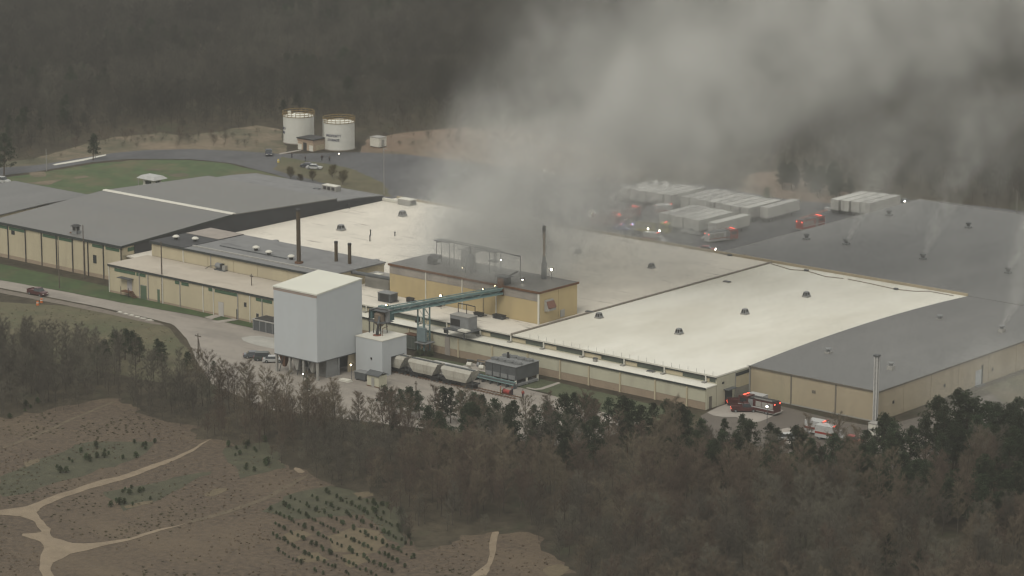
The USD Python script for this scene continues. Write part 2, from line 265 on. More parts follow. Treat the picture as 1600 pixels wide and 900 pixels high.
# the clearing in the lower left
CLEARM = mat('clearing_dead_grass', (.088, .064, .041), .95, .5, .9, stain=((.125, .092, .056), .045, (.5, 1, 1), .48, .72), bump=.8)
patch('clearing', [[(-120, 640), (0, 652), (180, 626), (262, 660), (330, 688), (400, 712), (480, 741), (550, 768), (608, 800), (626, 850), (660, 862), (740, 838), (800, 828), (850, 850), (880, 890), (890, 1010), (-120, 1010)]], CLEARM, .012, 6.0, 'brown open clearing with dead grass in the lower left', seed=60, step=1.2)
patch('dirt_track', [[(-60, 805), (0, 796), (40, 790), (90, 771), (150, 752), (205, 736), (262, 716), (300, 700), (330, 683), (334, 686), (305, 706), (265, 724), (210, 746), (150, 763), (100, 778), (72, 790), (58, 800), (70, 812), (84, 828), (88, 840), (110, 847), (150, 848), (200, 840), (250, 826), (292, 815), (294, 818), (250, 833), (200, 847), (150, 858), (110, 868), (86, 880), (84, 915), (56, 915), (58, 890), (62, 868), (66, 860), (60, 845), (30, 838), (28, 834), (60, 832), (50, 815), (30, 808), (0, 806), (-60, 815)],
                     [(78, 853), (112, 853), (90, 862)], [(766, 832), (785, 828), (782, 845), (774, 870), (768, 900), (730, 905), (755, 880)], [(460, 728), (472, 730), (486, 738), (470, 741), (455, 733)]], SAND, .05, 1.0, 'pale sandy tracks winding through the clearing', seed=30, step=1.2, shrink=.45)
patch('faint_track', [[(292, 815), (350, 800), (410, 778), (455, 755), (480, 740), (482, 743), (458, 759), (412, 783), (350, 805), (294, 819)], [(0, 700), (60, 678), (120, 650), (180, 626), (181, 628), (122, 653), (62, 681), (0, 703)]], mat('faint_sand', (.115, .09, .056), .95, .25, .5, bump=.4), .04, .6, 'faint sandy wheel tracks across the brown clearing', seed=31)
patch('straw_patch', [[(510, 840), (560, 822), (590, 832), (605, 850), (580, 868), (530, 862)], [(535, 868), (570, 864), (580, 878), (545, 888)], [(440, 838), (470, 826), (490, 836), (455, 848)], [(470, 868), (500, 862), (510, 874), (480, 880)], [(550, 772), (575, 767), (590, 774), (565, 780)], [(195, 790), (240, 782), (243, 787), (198, 797)], [(40, 722), (62, 716), (70, 720), (46, 728)], [(310, 770), (345, 760), (360, 764), (325, 776)], [(850, 890), (870, 878), (900, 890), (860, 905)]], STRAW, .03, 2.2, 'straw coloured dry grass patches in the clearing', seed=32)
patch('brush_patch', [[(60, 720), (140, 690), (240, 690), (230, 715), (120, 745), (40, 770), (0, 775), (0, 745)], [(350, 700), (420, 690), (450, 730), (380, 745)], [(160, 770), (240, 755), (300, 740), (330, 735), (250, 780), (190, 800)], [(410, 800), (450, 770), (520, 760), (640, 800), (630, 860), (560, 800), (470, 810)]], mat('dull_brush', (.062, .06, .033), .95, .3, .35, bump=.5), .025, 2.5, 'dull green low growth in the clearing', seed=33)
# ---------------------------------------------------------------- buildings
def panels_front(t, Y, xs, z0, z1, m, name='wall_panel', d=.12, gap=.05):      # a wall facing the road, one part per bay
    for a, b in zip(xs[:-1], xs[1:]):
        MB().box(a + gap, b - gap, Y - d, Y + .02, z0, z1).build(name, m, t, world=True)
def panels_right(t, X, ys, z0, z1, m, name='wall_panel', d=.12, gap=.05):      # a wall facing right
    for a, b in zip(ys[:-1], ys[1:]):
        MB().box(X - .02, X + d, a + gap, b - gap, z0, z1).build(name, m, t, world=True)
def downpipe(t, x, y, z0, z1, m=DARK, r=.13, name='downpipe'): MB().tube((x, y, z0), (x, y, z1), r, n=6).build(name, m, t, world=True)
def door_front(t, x0, x1, Y, z1, m, z0=0.0, d=.2):
    dr = boxpart('door', m, t, x0, x1, Y - d, Y, z0, z1); MB().box(x0 - .08, x1 + .08, Y - d + .03, Y - .01, z1, z1 + .1).build('door_frame', GREYTRIM, t, world=True)
    return dr

# --- gabled warehouse at left
t = thing('gabled_warehouse', 'long low cream warehouse with a grey gabled roof and white ridge line', 'warehouse', (-198, 1.9, 0))
XL, XR = -222.0, -174.7
def gable(x0, x1, prof, name, m, t, th=.25):    # prof: (y, z) along the slope
    for (ya, za), (yb, zb) in zip(prof[:-1], prof[1:]):
        MB().hexa([(x0, ya, za - th), (x1, ya, za - th), (x1, yb, zb - th), (x0, yb, zb - th)], [(x0, ya, za), (x1, ya, za), (x1, yb, zb), (x0, yb, zb)]).build(name, m, t, world=True)
gable(XL, XR + .25, [(1.5, 8.95), (38.7, 11.1), (75.6, 9.6)], 'roof', ROOF_GREY, t)
gable(XL, XR + .1, [(75.6, 8.9), (84, 8.6), (93.2, 7.8)], 'roof', ROOF_MID, t)
MB().hexa([(XL, 38.1, 11.05), (XR + .3, 38.1, 11.05), (XR + .3, 39.5, 11.05), (XL, 39.5, 11.05)], [(XL, 38.3, 11.3), (XR + .3, 38.3, 11.3), (XR + .3, 39.3, 11.3), (XL, 39.3, 11.3)]).build('ridge_cap', TRIM, t, world=True)
boxpart('wall', CREAM, t, XL, XR - .02, 2.0, 75.4, 0, 8.5)
boxpart('eave_fascia', FASCIA, t, XL, XR + .2, 1.42, 1.62, 8.3, 8.92)
xs = [XL] + [PY(px, 400, 1.9)[0] for px in (15, 42, 67, 90, 115, 139, 163)] + [XR]
panels_front(t, 1.9, xs, .9, 8.25, CREAM)
boxpart('wall_base', PLINTH, t, XL, XR, 1.72, 1.9, 0, .9)
for x in xs[1:]: downpipe(t, x - .1, 1.62, 0, 8.3)
downpipe(t, PY(133, 400, 1.9)[0], 1.62, 0, 8.3)
for a, b in ((-50, 12), (15, 39), (67, 90), (92, 114), (144, 162), (165, 186)):
    boxpart('eave_window', GREEN, t, PY(a, 360, 1.9)[0], PY(b, 360, 1.9)[0], 1.72, 1.9, 7.35, 8.1)
w = boxpart('window', GLASSDK, t, PY(147, 425, 1.9)[0], PY(152, 425, 1.9)[0], 1.7, 1.9, 3.4, 5.4); boxpart('window', GLASSDK, t, PY(19, 375, 1.9)[0], PY(24, 375, 1.9)[0], 1.7, 1.9, 6.3, 7.3)
# gable end: cream by the low wing, charcoal above the white roof
panels_right(t, XR, [2.0, 5.7], 6.5, 8.3, CREAM)
boxpart('eave_window', GREEN, t, XR, XR + .18, 3.6, 5.6, 7.3, 8.2)
def endwall(x, pts, z0, m, name):
    n = len(pts); v = [(x - .02, y, z0) for y, z in pts] + [(x - .02, y, z) for y, z in pts] + [(x + .14, y, z0) for y, z in pts] + [(x + .14, y, z) for y, z in pts]; f = []
    for i in range(n - 1):
        f += [(2 * n + i, 2 * n + i + 1, 3 * n + i + 1, 3 * n + i), (n + i, n + i + 1, i + 1, i), (n + i, 3 * n + i, 3 * n + i + 1, n + i + 1)]
    MB().add(v, f).build(name, m, t, world=True)
endwall(XR, [(5.75, 8.9), (14, 9.4), (22.95, 9.9)], 6.4, CHAR, 'gable_panel')
endwall(XR, [(23.0, 9.95), (38.7, 10.85), (56.95, 10.1)], 6.4, CHAR, 'gable_panel')
endwall(XR, [(57.0, 10.1), (66, 9.75), (75.55, 9.35)], 6.4, CHAR, 'gable_panel')
endwall(XR, [(75.6, 8.65), (84, 8.35), (93.1, 7.55)], 6.4, CHAR, 'gable_panel')
endwall(XR, [(5.75, 8.3), (5.8, 8.3)], 6.4, CHAR, 'gable_panel')
MB().hexa([(XR + .2, 1.5, 8.5), (XR + .34, 1.5, 8.5), (XR + .34, 38.7, 10.65), (XR + .2, 38.7, 10.65)], [(XR + .2, 1.5, 8.99), (XR + .34, 1.5, 8.99), (XR + .34, 38.7, 11.14), (XR + .2, 38.7, 11.14)]).build('verge_board', FASCIA, t, world=True)
boxpart('back_wall', CREAM, t, XL, XR - .05, 75.6, 93.0, 0, 7.4)

t = thing('roof_monitor', 'small boxy vent house with dark cap on the front eave of the gabled warehouse', 'roof vent', G(119, 364, 9.2))
x, y, z = t.loc
boxpart('base', STEEL, t, x - .9, x + .9, y - .7, y + .7, z - .3, z + .6); boxpart('louvre_box', GREYTRIM, t, x - .7, x + .7, y - .6, y + .6, z + .6, z + 1.7)
boxpart('louvre', DARK, t, x - .5, x + .5, y - .68, y - .58, z + .7, z + 1.6); boxpart('louvre', DARK, t, x + .68, x + .74, y - .4, y + .4, z + .7, z + 1.6)
MB().hexa([(x - 1.1, y - 1, z + 1.7), (x + 1.1, y - 1, z + 1.7), (x + 1.1, y + 1, z + 1.7), (x - 1.1, y + 1, z + 1.7)], [(x - .4, y - .4, z + 2.15), (x + .4, y - .4, z + 2.15), (x + .4, y + .4, z + 2.15), (x - .4, y + .4, z + 2.15)]).build('cap', DARK, t, world=True)
boxpart('skirt', RUST, t, x - 1.6, x - .9, y - .7, y - .2, z - .25, z + .1); MB().tube((x + .95, y - .5, z - .3), (x + .95, y - .5, z + 1.6), .06).build('pipe', DARK, t, world=True)

# --- grey roofed shed at the far left edge
t = thing('far_left_shed', 'lower grey roofed building at the left edge behind the gabled warehouse', 'warehouse', (-240, 27, 0))
gable(-262, -231, [(11.4, 7.6), (27, 8.2), (42.5, 8.0)], 'roof', ROOF_GREY2, t); boxpart('wall', CREAM, t, -261.6, -231.3, 11.8, 42.2, 0, 7.5)
panels_front(t, 11.8, [-261, -253, -245, -238, -231.5], .2, 7.1, CREAM); boxpart('fascia', FASCIA, t, -262, -231, 11.3, 11.5, 7.0, 7.55)

# --- pavilion with overhanging roof on the back lawn
t = thing('gate_pavilion', 'small white hut with overhanging canopy roof on the back lawn', 'hut', G(238, 296))
x, y, z = t.loc
boxpart('wall', TRIM, t, x - 2.2, x + 2.2, y - 1.4, y + 1.4, 0, 3.2); boxpart('window', GLASSDK, t, x - 1.2, x + 1.2, y - 1.46, y - 1.38, 1.6, 2.6); boxpart('window', GLASSDK, t, x + 2.18, x + 2.26, y - .8, y + .8, 1.6, 2.6)
MB().hexa([(x - 3.6, y - 2.6, 3.2), (x + 3.6, y - 2.6, 3.2), (x + 3.6, y + 2.6, 3.2), (x - 3.6, y + 2.6, 3.2)], [(x - 2.6, y - 1.6, 4.0), (x + 2.6, y - 1.6, 4.0), (x + 2.6, y + 1.6, 4.0), (x - 2.6, y + 1.6, 4.0)]).build('roof', mat('pavilion_roof', (.40, .40, .38), .6), t, world=True)
for sx in (-3.2, 3.2): MB().tube((x + sx, y - 2.2, 0), (x + sx, y - 2.2, 3.2), .1).build('post', GREYTRIM, t, world=True)

# --- low front wing
t = thing('low_front_wing', 'low cream front wing with pale flat roof and green doors along the lawn', 'factory building', (-135, -6.7, 0))
X0, X1, YF = -169.6, -100.0, -6.7
boxpart('wall', CREAM, t, X0, X1, YF, 5.6, 0, 6.55); boxpart('roof', ROOF_PINK, t, X0 - .3, X1, YF - .35, 5.68, 6.55, 6.85)
boxpart('eave_fascia', FASCIA, t, X0 - .3, X1, YF - .42, YF - .36, 6.3, 6.78)
xs = [X0] + [PY(px, 450, YF)[0] for px in (219, 232.5, 255, 282, 318, 334, 372, 391, 410)] + [X1]
panels_front(t, YF, xs, .5, 6.25, CREAM); boxpart('wall_base', PLINTH, t, X0, X1, YF - .14, YF, 0, .5)
for k, x in enumerate(xs[:-1]): downpipe(t, x, YF - .22, 0, 6.3, TRIM if k in (0, 3, 5, 6, 8) else GREYTRIM, .12)
for a, b in ((180, 212), (214, 228), (274, 281), (284, 295), (326, 332), (336, 372), (400, 425)):
    boxpart('eave_window', GREEN, t, PY(a, 430, YF)[0], PY(b, 430, YF)[0], YF - .2, YF, 5.35, 6.1)
for a, b, z in ((220.5, 229.5, 3.3), (246.5, 250, 3.1)): door_front(t, PY(a, 450, YF)[0], PY(b, 450, YF)[0], YF, z, DOORGREEN)
door_front(t, PY(370, 480, YF)[0], PY(373, 480, YF)[0], YF, 2.4, GLASSDK); door_front(t, PY(401, 480, YF)[0], PY(404.5, 480, YF)[0], YF, 2.4, GLASSDK)
door_front(t, PY(342, 470, YF)[0], PY(350, 470, YF)[0], YF, 3.2, mat('pale_shutter', (.42, .40, .36), .6))
boxpart('window', GLASSDK, t, PY(382, 465, YF)[0], PY(385.5, 465, YF)[0], YF - .2, YF, 3.4, 4.4)
x = PY(205, 440, YF)[0]
door_front(t, x - 1.2, x + .4, YF, 4.0, mat('grey_door', (.36, .34, .33), .6), z0=1.4)
boxpart('canopy', STEEL_DK, t, x - 3.2, x + 1.0, YF - 1.6, YF - .2, 4.3, 4.45)
st = boxpart('landing', RUST, t, x - 2.0, x + .8, YF - 1.7, YF - .15, 1.2, 1.4)
for k in range(4): boxpart('step', RUST, t, x + .8 + .35 * k, x + 1.15 + .35 * k, YF - 1.5, YF - .2, 1.0 - .3 * k, 1.12 - .3 * k)
for sx in (-1.9, .7): boxpart('landing_post', DARK, t, x + sx, x + sx + .1, YF - 1.68, YF - 1.58, 0, 2.4)
for px in (158, 163, 168): pass
for k, px in enumerate((360, 371, 379, 386, 408)):
    q = G(px, 419 + 4.2 * k * .6, 6.85); MB().tube(q, q + (0, 0, .9), .16).build('vent_pipe', DARK, t, world=True)

t = thing('rooftop_unit', 'boxy grey air handler with duct on the pale roof of the low front wing', 'rooftop unit', G(345, 422, 6.85)); x, y, z = t.loc
boxpart('skid', STEEL_DK, t, x - 1.4, x + 2.0, y - .8, y + .8, z, z + .25); MB().tube((x - 1.3, y, z + .95), (x + .4, y, z + .95), .7, n=10).build('drum', STEEL, t, world=True)
boxpart('fan_box', DARK, t, x + .45, x + 1.0, y - .7, y + .6, z + .25, z + 1.6); boxpart('housing', GREYTRIM, t, x + 1.05, x + 2.0, y - .6, y + .6, z + .25, z + 1.3)
boxpart('riser', GREYTRIM, t, x + 1.5, x + 2.3, y + .7, y + 1.4, z, z + 3.2); MB().line([(x - 3.4, y - 1.6, z + .15), (x - 2.2, y - 1.4, z + .9), (x - 1.2, y - .5, z + .9)], .08).build('pipe', DARK, t, world=True)

# --- middle building
t = thing('middle_building', 'taller cream block behind the low wing with black and grey roofs', 'factory building', (-135, 15, 0))
boxpart('wall', CREAM, t, -168.4, -111, 5.75, 24.9, 0, 10.1); xs = [-168.4] + [PY(px, 400, 5.7)[0] for px in (287, 325, 365, 402, 450)] + [-111]
panels_front(t, 5.75, xs, 6.95, 10.0, CREAM)
boxpart('roof', ROOF_BLACK, t, -168.7, -157.0, 5.3, 25.2, 10.1, 10.5); boxpart('roof', ROOF_MID, t, -156.95, -110.7, 5.3, 25.2, 10.1, 10.4)
boxpart('eave_fascia', FASCIA, t, -168.7, -110.8, 5.2, 5.28, 9.9, 10.38); downpipe(t, xs[1], 5.55, 6.9, 10, TRIM, .15); downpipe(t, xs[2] + 1, 5.55, 6.9, 10, GREYTRIM, .12)
boxpart('roof_kerb', GREYTRIM, t, -156.9, -111, 8.0, 8.5, 10.4, 10.65); boxpart('roof_kerb', STEEL_DK, t, -152, -130, 12.2, 12.4, 10.4, 10.65)
boxpart('roof', mat('pinkish_roof', (.30, .265, .23), .9), t, -168.5, -157.2, 17, 25.1, 10.52, 10.6)
for px, py in ((400, 391), (420, 398), (275, 374), (305, 377), (455, 405)):
    q = G(px, py, 10.5); n = thing('mushroom_vent', {400: 'white capped vent on the grey middle roof, left of the tall brown stack', 420: 'white capped vent nearest the tall brown stack, on the grey middle roof', 275: 'white upright vent standing on the black roof', 305: 'low white vent on the right part of the black roof', 455: 'white capped vent at the foot of the tall brown stack'}[px], 'roof vent', q)
    MB().lathe([(.45, 0), (.45, .6), (.4, .6)], n=10).build('curb', DARK, n); MB().lathe([(.8, .55), (.85, .75), (.45, 1.05), (0, 1.1)], n=12).build('hood', TRIM, n)
t = thing('duct_box', 'row of grey duct housings behind the white tower at the edge of the white roof', 'ductwork', G(550, 425, 8.0)); x, y, z = t.loc
def q3(px, py, zz): return G(px, py, zz)
a = G(500, 424, 8.6); MB().line([a, a + (1.2, 0, 1.2), a + (22, 1, 1.2)], .45, 8).build('header_pipe', STEEL_DK, t, world=True)
a = G(578, 437, 6.4); boxpart('housing', STEEL, t, a[0] - 6, a[0] + 1.5, a[1] - 2, a[1] + 3, 6.4, 9.6); boxpart('lid', STEEL_DK, t, a[0] - 6.2, a[0] + 1.7, a[1] - 2.2, a[1] + 3.2, 9.6, 9.85)
a = G(600, 452, 6.4); boxpart('housing', mat('grey_beige', (.27, .26, .23), .7), t, a[0] - 5.5, a[0] + 1.8, a[1] - .4, a[1] + 3.5, 6.4, 9.3); boxpart('hatch', TRIM, t, a[0] - 3.5, a[0] - 1.5, a[1] + .4, a[1] + 1.6, 9.3, 9.5)

# --- the main hall with its huge white roof and the low front aisle
t = thing('main_factory_hall', 'huge factory hall with flat white roof and cream front aisle', 'factory hall', (-86, 50, 0))
SX = -53.8
boxpart('wall', CREAM_PALE, t, -172, -.05, 3.45, 97.4, 0, 6.1)
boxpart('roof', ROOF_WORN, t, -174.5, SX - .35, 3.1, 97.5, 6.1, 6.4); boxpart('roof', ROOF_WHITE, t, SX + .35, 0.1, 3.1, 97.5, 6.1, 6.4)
boxpart('expansion_joint', mat('joint_brown', (.20, .175, .14), .8), t, SX - .34, SX + .34, 3.1, 97.5, 6.12, 6.62)
boxpart('eave_trim', TRIM, t, SX + .4, .15, 3.02, 3.09, 6.2, 6.46); boxpart('eave_trim', TRIM, t, -99, SX - .4, 3.02, 3.09, 6.2, 6.44)
boxpart('eave_gutter', FASCIA, t, -99, 0.1, 3.1, 3.3, 5.8, 6.08)
# clerestory over the aisle: cream bays and dark glazed bays between small columns
cx = [PY(px, 560, 3.45)[0] for px in (575, 660, 700, 752, 800, 851, 913, 977, 1040, 1105)] + [-.1]
for k, (a, b) in enumerate(zip(cx[:-1], cx[1:])):
    m = a + (b - a) * (.3 if k % 2 else .42)
    boxpart('clerestory_panel', CREAM, t, a + .15, m, 3.36, 3.46, 4.9, 5.78); boxpart('clerestory_window', mat('green_glazing', (.07, .085, .065), .3, spec=.5), t, m + .05, b - .15, 3.4, 3.46, 4.95, 5.75)
    MB().box(a - .14, a + .14, 3.0, 3.3, 4.72, 6.1).build('eave_post', TRIM, t, world=True); MB().box(a - .5, a + .3, 2.3, 3.1, 4.72, 5.0).build('post_foot', GREYTRIM, t, world=True)
for px in range(828, 1120, 13):
    x = PY(px, 528 + (px - 828) * .2035, 3.2)[0]; MB().tube((x, 3.2, 6.4), (x, 3.2, 7.3), .035, n=4).build('roof_rod', STEEL, t, world=True)
boxpart('aisle_roof', ROOF_WHITE, t, -99.5, .1, -.3, 3.4, 4.45, 4.7); boxpart('aisle_gutter', FASCIA, t, -99.5, .12, -.42, -.31, 4.3, 4.62)
boxpart('aisle_wall', CREAM_PALE, t, -99.4, -.03, .02, 3.4, 0, 4.4)
ax = [-99.4, -92, PY(640, 530, 0)[0]] + [PY(px, 560, 0)[0] for px in (676, 717, 770, 825, 876, 921, 970, 1025, 1075)] + [-.1]
panels_front(t, .02, ax, 1.6, 4.25, CREAM_PALE); panels_front(t, .02, ax, 0, 1.56, PLINTH, 'plinth_panel', .08)
for x in ax[2:-1]: boxpart('pilaster', CREAM, t, x - .18, x + .18, -.3, -.12, 0, 4.3)
x = PY(700, 540, 0)[0]; boxpart('pilaster', BAND, t, x - .7, x + .7, -.24, -.12, 0, 4.28)
# right end of the aisle and hall
panels_right(t, -.02, [.05, 3.4], .1, 4.25, CREAM_PALE); panels_right(t, -.02, [3.45, 9.6], .1, 5.9, CREAM_PALE); panels_right(t, -.02, [9.7, 14.6], 2.6, 5.0, CREAM); panels_right(t, -.02, [9.7, 14.6], .0, 2.55, mat('grey_lower_wall', (.23, .215, .18), .8))
boxpart('louvre_strip', FASCIA, t, -.02, .16, 10.0, 14.5, 5.1, 5.7)
a, b = PX(1132, 622, 0)[1], PX(1143, 617, 0)[1]
dr = boxpart('door', GLASSDK, t, .05, .17, a, b, .1, 3.0); boxpart('door_hood', STEEL_DK, t, .1, 1.3, a - .5, b + .2, 3.05, 3.2)
a = PX(1107, 630, 0)[1]; boxpart('door', mat('shaded_door', (.14, .125, .10), .7), t, .05, .17, a, a + .9, .1, 2.6)
boxpart('wall_vent', DARK, t, .1, .2, 5.2, 5.8, 4.4, 4.8); boxpart('corner_post', GREYTRIM, t, -.05, .2, 9.6, 9.75, 0, 6)
boxpart('back_parapet', TAN, t, -174, .1, 97.5, 97.9, 6.0, 7.0)

def ventilator(label, px, py, s=1.0, z=6.4, hue=STEEL):
    n = thing('roof_ventilator', label, 'roof vent', G(px, py, z), scale=s)
    MB().box(-.75, .75, -.75, .75, 0, .25).build('curb', GREYTRIM, n)
    MB().hexa([(-.7, -.7, .25), (.7, -.7, .25), (.7, .7, .25), (-.7, .7, .25)], [(-.42, -.42, 1.25), (.42, -.42, 1.25), (.42, .42, 1.25), (-.42, .42, 1.25)]).build('hood', hue, n)
    for q in (-.3, .3): MB().box(q - .16, q + .16, -.66, -.44, .4, 1.05).build('louvre', DARK, n)
    MB().box(.46, .6, -.3, .3, .4, 1.05).build('louvre', DARK, n)
    return n
for lb, px, py, s in (('boxy roof vent nearest the yellow penthouse on the bright white roof', 936, 497, 1.0), ('boxy roof vent nearest the front eave of the bright white roof', 1061, 522, 1.0),
                      ('boxy roof vent in the middle of the bright white roof', 1164, 491, 1.0), ('boxy roof vent nearest the back edge of the bright white roof', 1260, 464, 1.0),
                      ('lone boxy roof vent on the white roof behind the dark seam', 1018, 419, .95), ('faint grey roof vent on the white roof right of the chimney', 903, 396, .9),
                      ('grey roof vent on the worn white roof beside the tall brown stack', 431, 384, 1.15), ('grey roof vent on the worn white roof in line with the twin dark stacks', 533, 360, 1.2),
                      ('grey roof vent far back on the worn white roof near the dark gable', 629, 338, 1.2), ('grey roof vent on the worn roof close to the left end of the yellow penthouse', 588, 415, 1.2)):
    ventilator(lb, px, py, s)
for lb, px, py in (('flat dark hatch by the seam near the yellow penthouse', 921, 488), ('flat dark hatch in the far part of the bright white roof', 1136, 441), ('small dark hatch on the aisle roof near its right end', 1017, 581), ('small hatch on the aisle roof below the cooling unit', 810, 533)):
    n = thing('roof_hatch', lb, 'hatch', G(px, py, 4.7 if py > 530 else 6.4)); MB().box(-.9, .9, -.5, .5, 0, .18).build('curb', GREYTRIM, n); MB().box(-.8, .8, -.4, .4, .18, .3).build('lid', STEEL_DK, n)
for lb, px, py, h in (('thin dark vent pipe on the worn roof left of a taller pair', 579, 368, 1.3), ('thin dark vent pipe on the worn roof right behind the twin stacks', 578, 377, 1.3), ('short pipe vent on the worn roof in front of the dark gable', 617, 369, .9), ('short vent pipe on the worn roof at the foot of the charcoal gable', 546, 326, 1.2)):
    n = thing('vent_pipe', lb, 'vent pipe', G(px, py, 6.4)); MB().tube((0, 0, 0), (0, 0, h), .14, n=7).build('pipe', DARK, n); MB().lathe([(.25, h), (.25, h + .12), (0, h + .3)], n=8).build('cowl', STEEL_DK, n)
n = thing('hvac_box', 'long pale rooftop box at the far back corner of the worn roof', 'rooftop unit', G(636, 320, 6.4)); MB().box(-2.2, 2.2, -1.2, 1.2, 0, 1.5).build('casing', GREYTRIM, n); MB().box(-2.3, 2.3, -1.3, 1.3, 1.5, 1.62).build('lid', TRIM, n); MB().box(2.2, 2.28, -.8, .8, .4, 1.2).build('grille', DARK, n); MB().box(-11, -2.4, -.3, .4, .1, .8).build('duct', TRIM, n)
n = thing('hvac_cluster', 'cluster of white and grey air units on the far end of the gabled roof', 'rooftop unit', G(518, 297, 8.4)); MB().box(-2.5, 2.5, -1, 1, -.3, 1.2).build('casing', GREYTRIM, n); MB().box(-2.5, 2.5, -1, 1, 1.2, 1.35).build('lid', TRIM, n)
for q in (-1.5, 0, 1.5): MB().box(q - .5, q + .5, -1.06, -.98, .2, 1.0).build('grille', DARK, n)
MB().box(-4.6, -2.8, -2.2, -1.2, -.4, .3).build('duct', STEEL_DK, n)
for lb, pts in (('left slack cable lying on the white roof by the back parapet', [(1102, 389), (1125, 396), (1140, 399), (1165, 398), (1192, 407)]), ('middle slack cable lying on the white roof by the tan parapet', [(1205, 412), (1235, 421), (1260, 423), (1290, 432), (1318, 435)]), ('right slack cable near the far corner of the white roof', [(1325, 436), (1360, 443), (1400, 452), (1430, 455), (1452, 455), (1490, 462)])):
    q = [G(a, b, 6.5) for a, b in pts]; n = thing('roof_cable', lb, 'cable', q[0]); MB().line(q, .12).build('cable', mat('cable_grey', (.28, .25, .2), .8), n, world=True); MB().box(q[2][0] - .5, q[2][0] + .5, q[2][1] - .3, q[2][1] + .3, 6.4, 6.8).build('junction_box', STEEL_DK, n, world=True)

# --- yellow penthouse over the furnace
t = thing('yellow_penthouse', 'tall yellow penthouse with grey band rising from the white roof under the smoke', 'penthouse', (-77, 20, 6.4))
PXL, PXR, PYF, PYB, PZ = -99.0, -55.3, 13.9, 26.8, 13.6
boxpart('wall', YELLOW, t, PXL, PXR - .02, PYF + .02, PYB, 6.35, PZ - .25)
xs = [PXL] + [PY(px, 440, PYF)[0] for px in (666, 723, 776)] + [PXR]
panels_front(t, PYF + .02, xs, 6.45, 11.35, YELLOW); panels_front(t, PYF + .02, xs, 11.4, PZ - .25, BAND, 'upper_panel', .16)
panels_right(t, PXR - .02, [PYF + .05, PYF + 6.4, PYB - .05], 6.45, PZ - .25, YELLOW)
boxpart('roof', ROOF_GREY, t, PXL - .25, PXR + .25, PYF - .3, PYB + .3, PZ - .25, PZ)
MB().box(PXL - .25, PXR + .3, PYF - .4, PYF - .31, PZ - .4, PZ + .06).build('coping', RUST, t, world=True); MB().box(PXR + .26, PXR + .36, PYF - .4, PYB + .3, PZ - .4, PZ + .06).build('coping', RUST, t, world=True)
for x in xs[1:-1]: MB().box(x - .1, x + .1, PYF - .28, PYF - .1, 6.45, PZ - .3).build('downpipe', TRIM, t, world=True)
boxpart('corner_post', TRIM, t, PXR - .2, PXR + .2, PYF - .3, PYF - .1, 6.45, PZ - .3)
q = PX(856, 476, PXR)
MB().hexa([(PXR + .1, q[1] - 1.3, q[2] - 1.3), (PXR + 1.3, q[1] - 1.3, q[2] - 1.1), (PXR + 1.3, q[1] + 1.3, q[2] - 1.1), (PXR + .1, q[1] + 1.3, q[2] - 1.3)], [(PXR + .1, q[1] - 1.3, q[2] + 1.2), (PXR + .5, q[1] - 1.3, q[2] + 1.2), (PXR + .5, q[1] + 1.3, q[2] + 1.2), (PXR + .1, q[1] + 1.3, q[2] + 1.2)]).build('louvre_hood', GREYTRIM, t, world=True)
MB().hexa([(PXR + .55, q[1] - 1.2, q[2] + .75), (PXR + 1.3, q[1] - 1.2, q[2] - .6), (PXR + 1.3, q[1] + 1.2, q[2] - .6), (PXR + .55, q[1] + 1.2, q[2] + .75)], [(PXR + .75, q[1] - 1.2, q[2] + .95), (PXR + 1.5, q[1] - 1.2, q[2] - .4), (PXR + 1.5, q[1] + 1.2, q[2] - .4), (PXR + .75, q[1] + 1.2, q[2] + .95)]).build('hood_flap', mat('red_brown_flap', (.17, .085, .06), .7), t, world=True)
q = PX(878, 489, PXR); boxpart('wall_vent', GREYTRIM, t, PXR + .1, PXR + .24, q[1] - .7, q[1] + .7, q[2] - .8, q[2] + .8)

# pipe gantry above it, chimney and plant
t = thing('pipe_gantry', 'dark steel pipe gantry standing on the smoking penthouse roof', 'gantry', (-80, 21, PZ)); YG = 21.0
tp = [PY(px, py, YG) for px, py in ((682, 378), (702, 377.5), (733, 384), (765, 391), (775, 392.5), (813, 400.5))]
MB().line([tp[0], tp[1], tp[2], tp[3], tp[4], tp[5]], .16, 6).build('pipe', DARK, t, world=True)
MB().line([q + (0, 1.6, -.1) for q in (tp[0], tp[1], tp[2], tp[4])], .12, 6).build('pipe', STEEL_DK, t, world=True)
for i in (0, 1, 2, 3, 4, 5):
    for dy in (0, 1.6)[:1 if i == 5 else 2]:
        MB().tube((tp[i][0], YG + dy, PZ), tp[i] + (0, dy, 0), .09, n=5).build('post', DARK, t, world=True)
for a, b in ((0, 1), (2, 3), (3, 4)): MB().box(tp[a][0] - .3, tp[b][0] + .3, YG - .5, YG + 1.9, tp[b][2] - .3, tp[b][2] - .08).build('platform', STEEL_DK, t, world=True)
q = PY(757, 380.5, YG + 3); MB().tube(tp[2] + (2.5, 1, .1), q, .1).build('strut', DARK, t, world=True); q2 = PY(770, 407, YG); MB().box(q2[0] - 1, q2[0] + 1, YG - .4, YG + .9, q2[2] - .35, q2[2]).build('tray', DARK, t, world=True)
t = thing('roof_chimney', 'slim brown chimney with dark top standing in the smoke on the penthouse', 'chimney', PY(850, 440, 24.5)); x, y, z = t.loc; z = PZ; top = PY(850, 353, 24.5)[2]
MB().lathe([(.6, z), (.6, z + 3.4), (.42, z + 3.6), (.34, z + 5)], (x, y, 0), 12).build('base', STEEL_DK, t, world=True); MB().tube((x, y, z + 5), (x, y, top - 1.2), .3, n=10).build('flue', mat('chimney_brown', (.2, .165, .13), .85, .2), t, world=True); MB().tube((x, y, top - 1.2), (x, y, top), .38, n=10).build('cap', DARK, t, world=True)
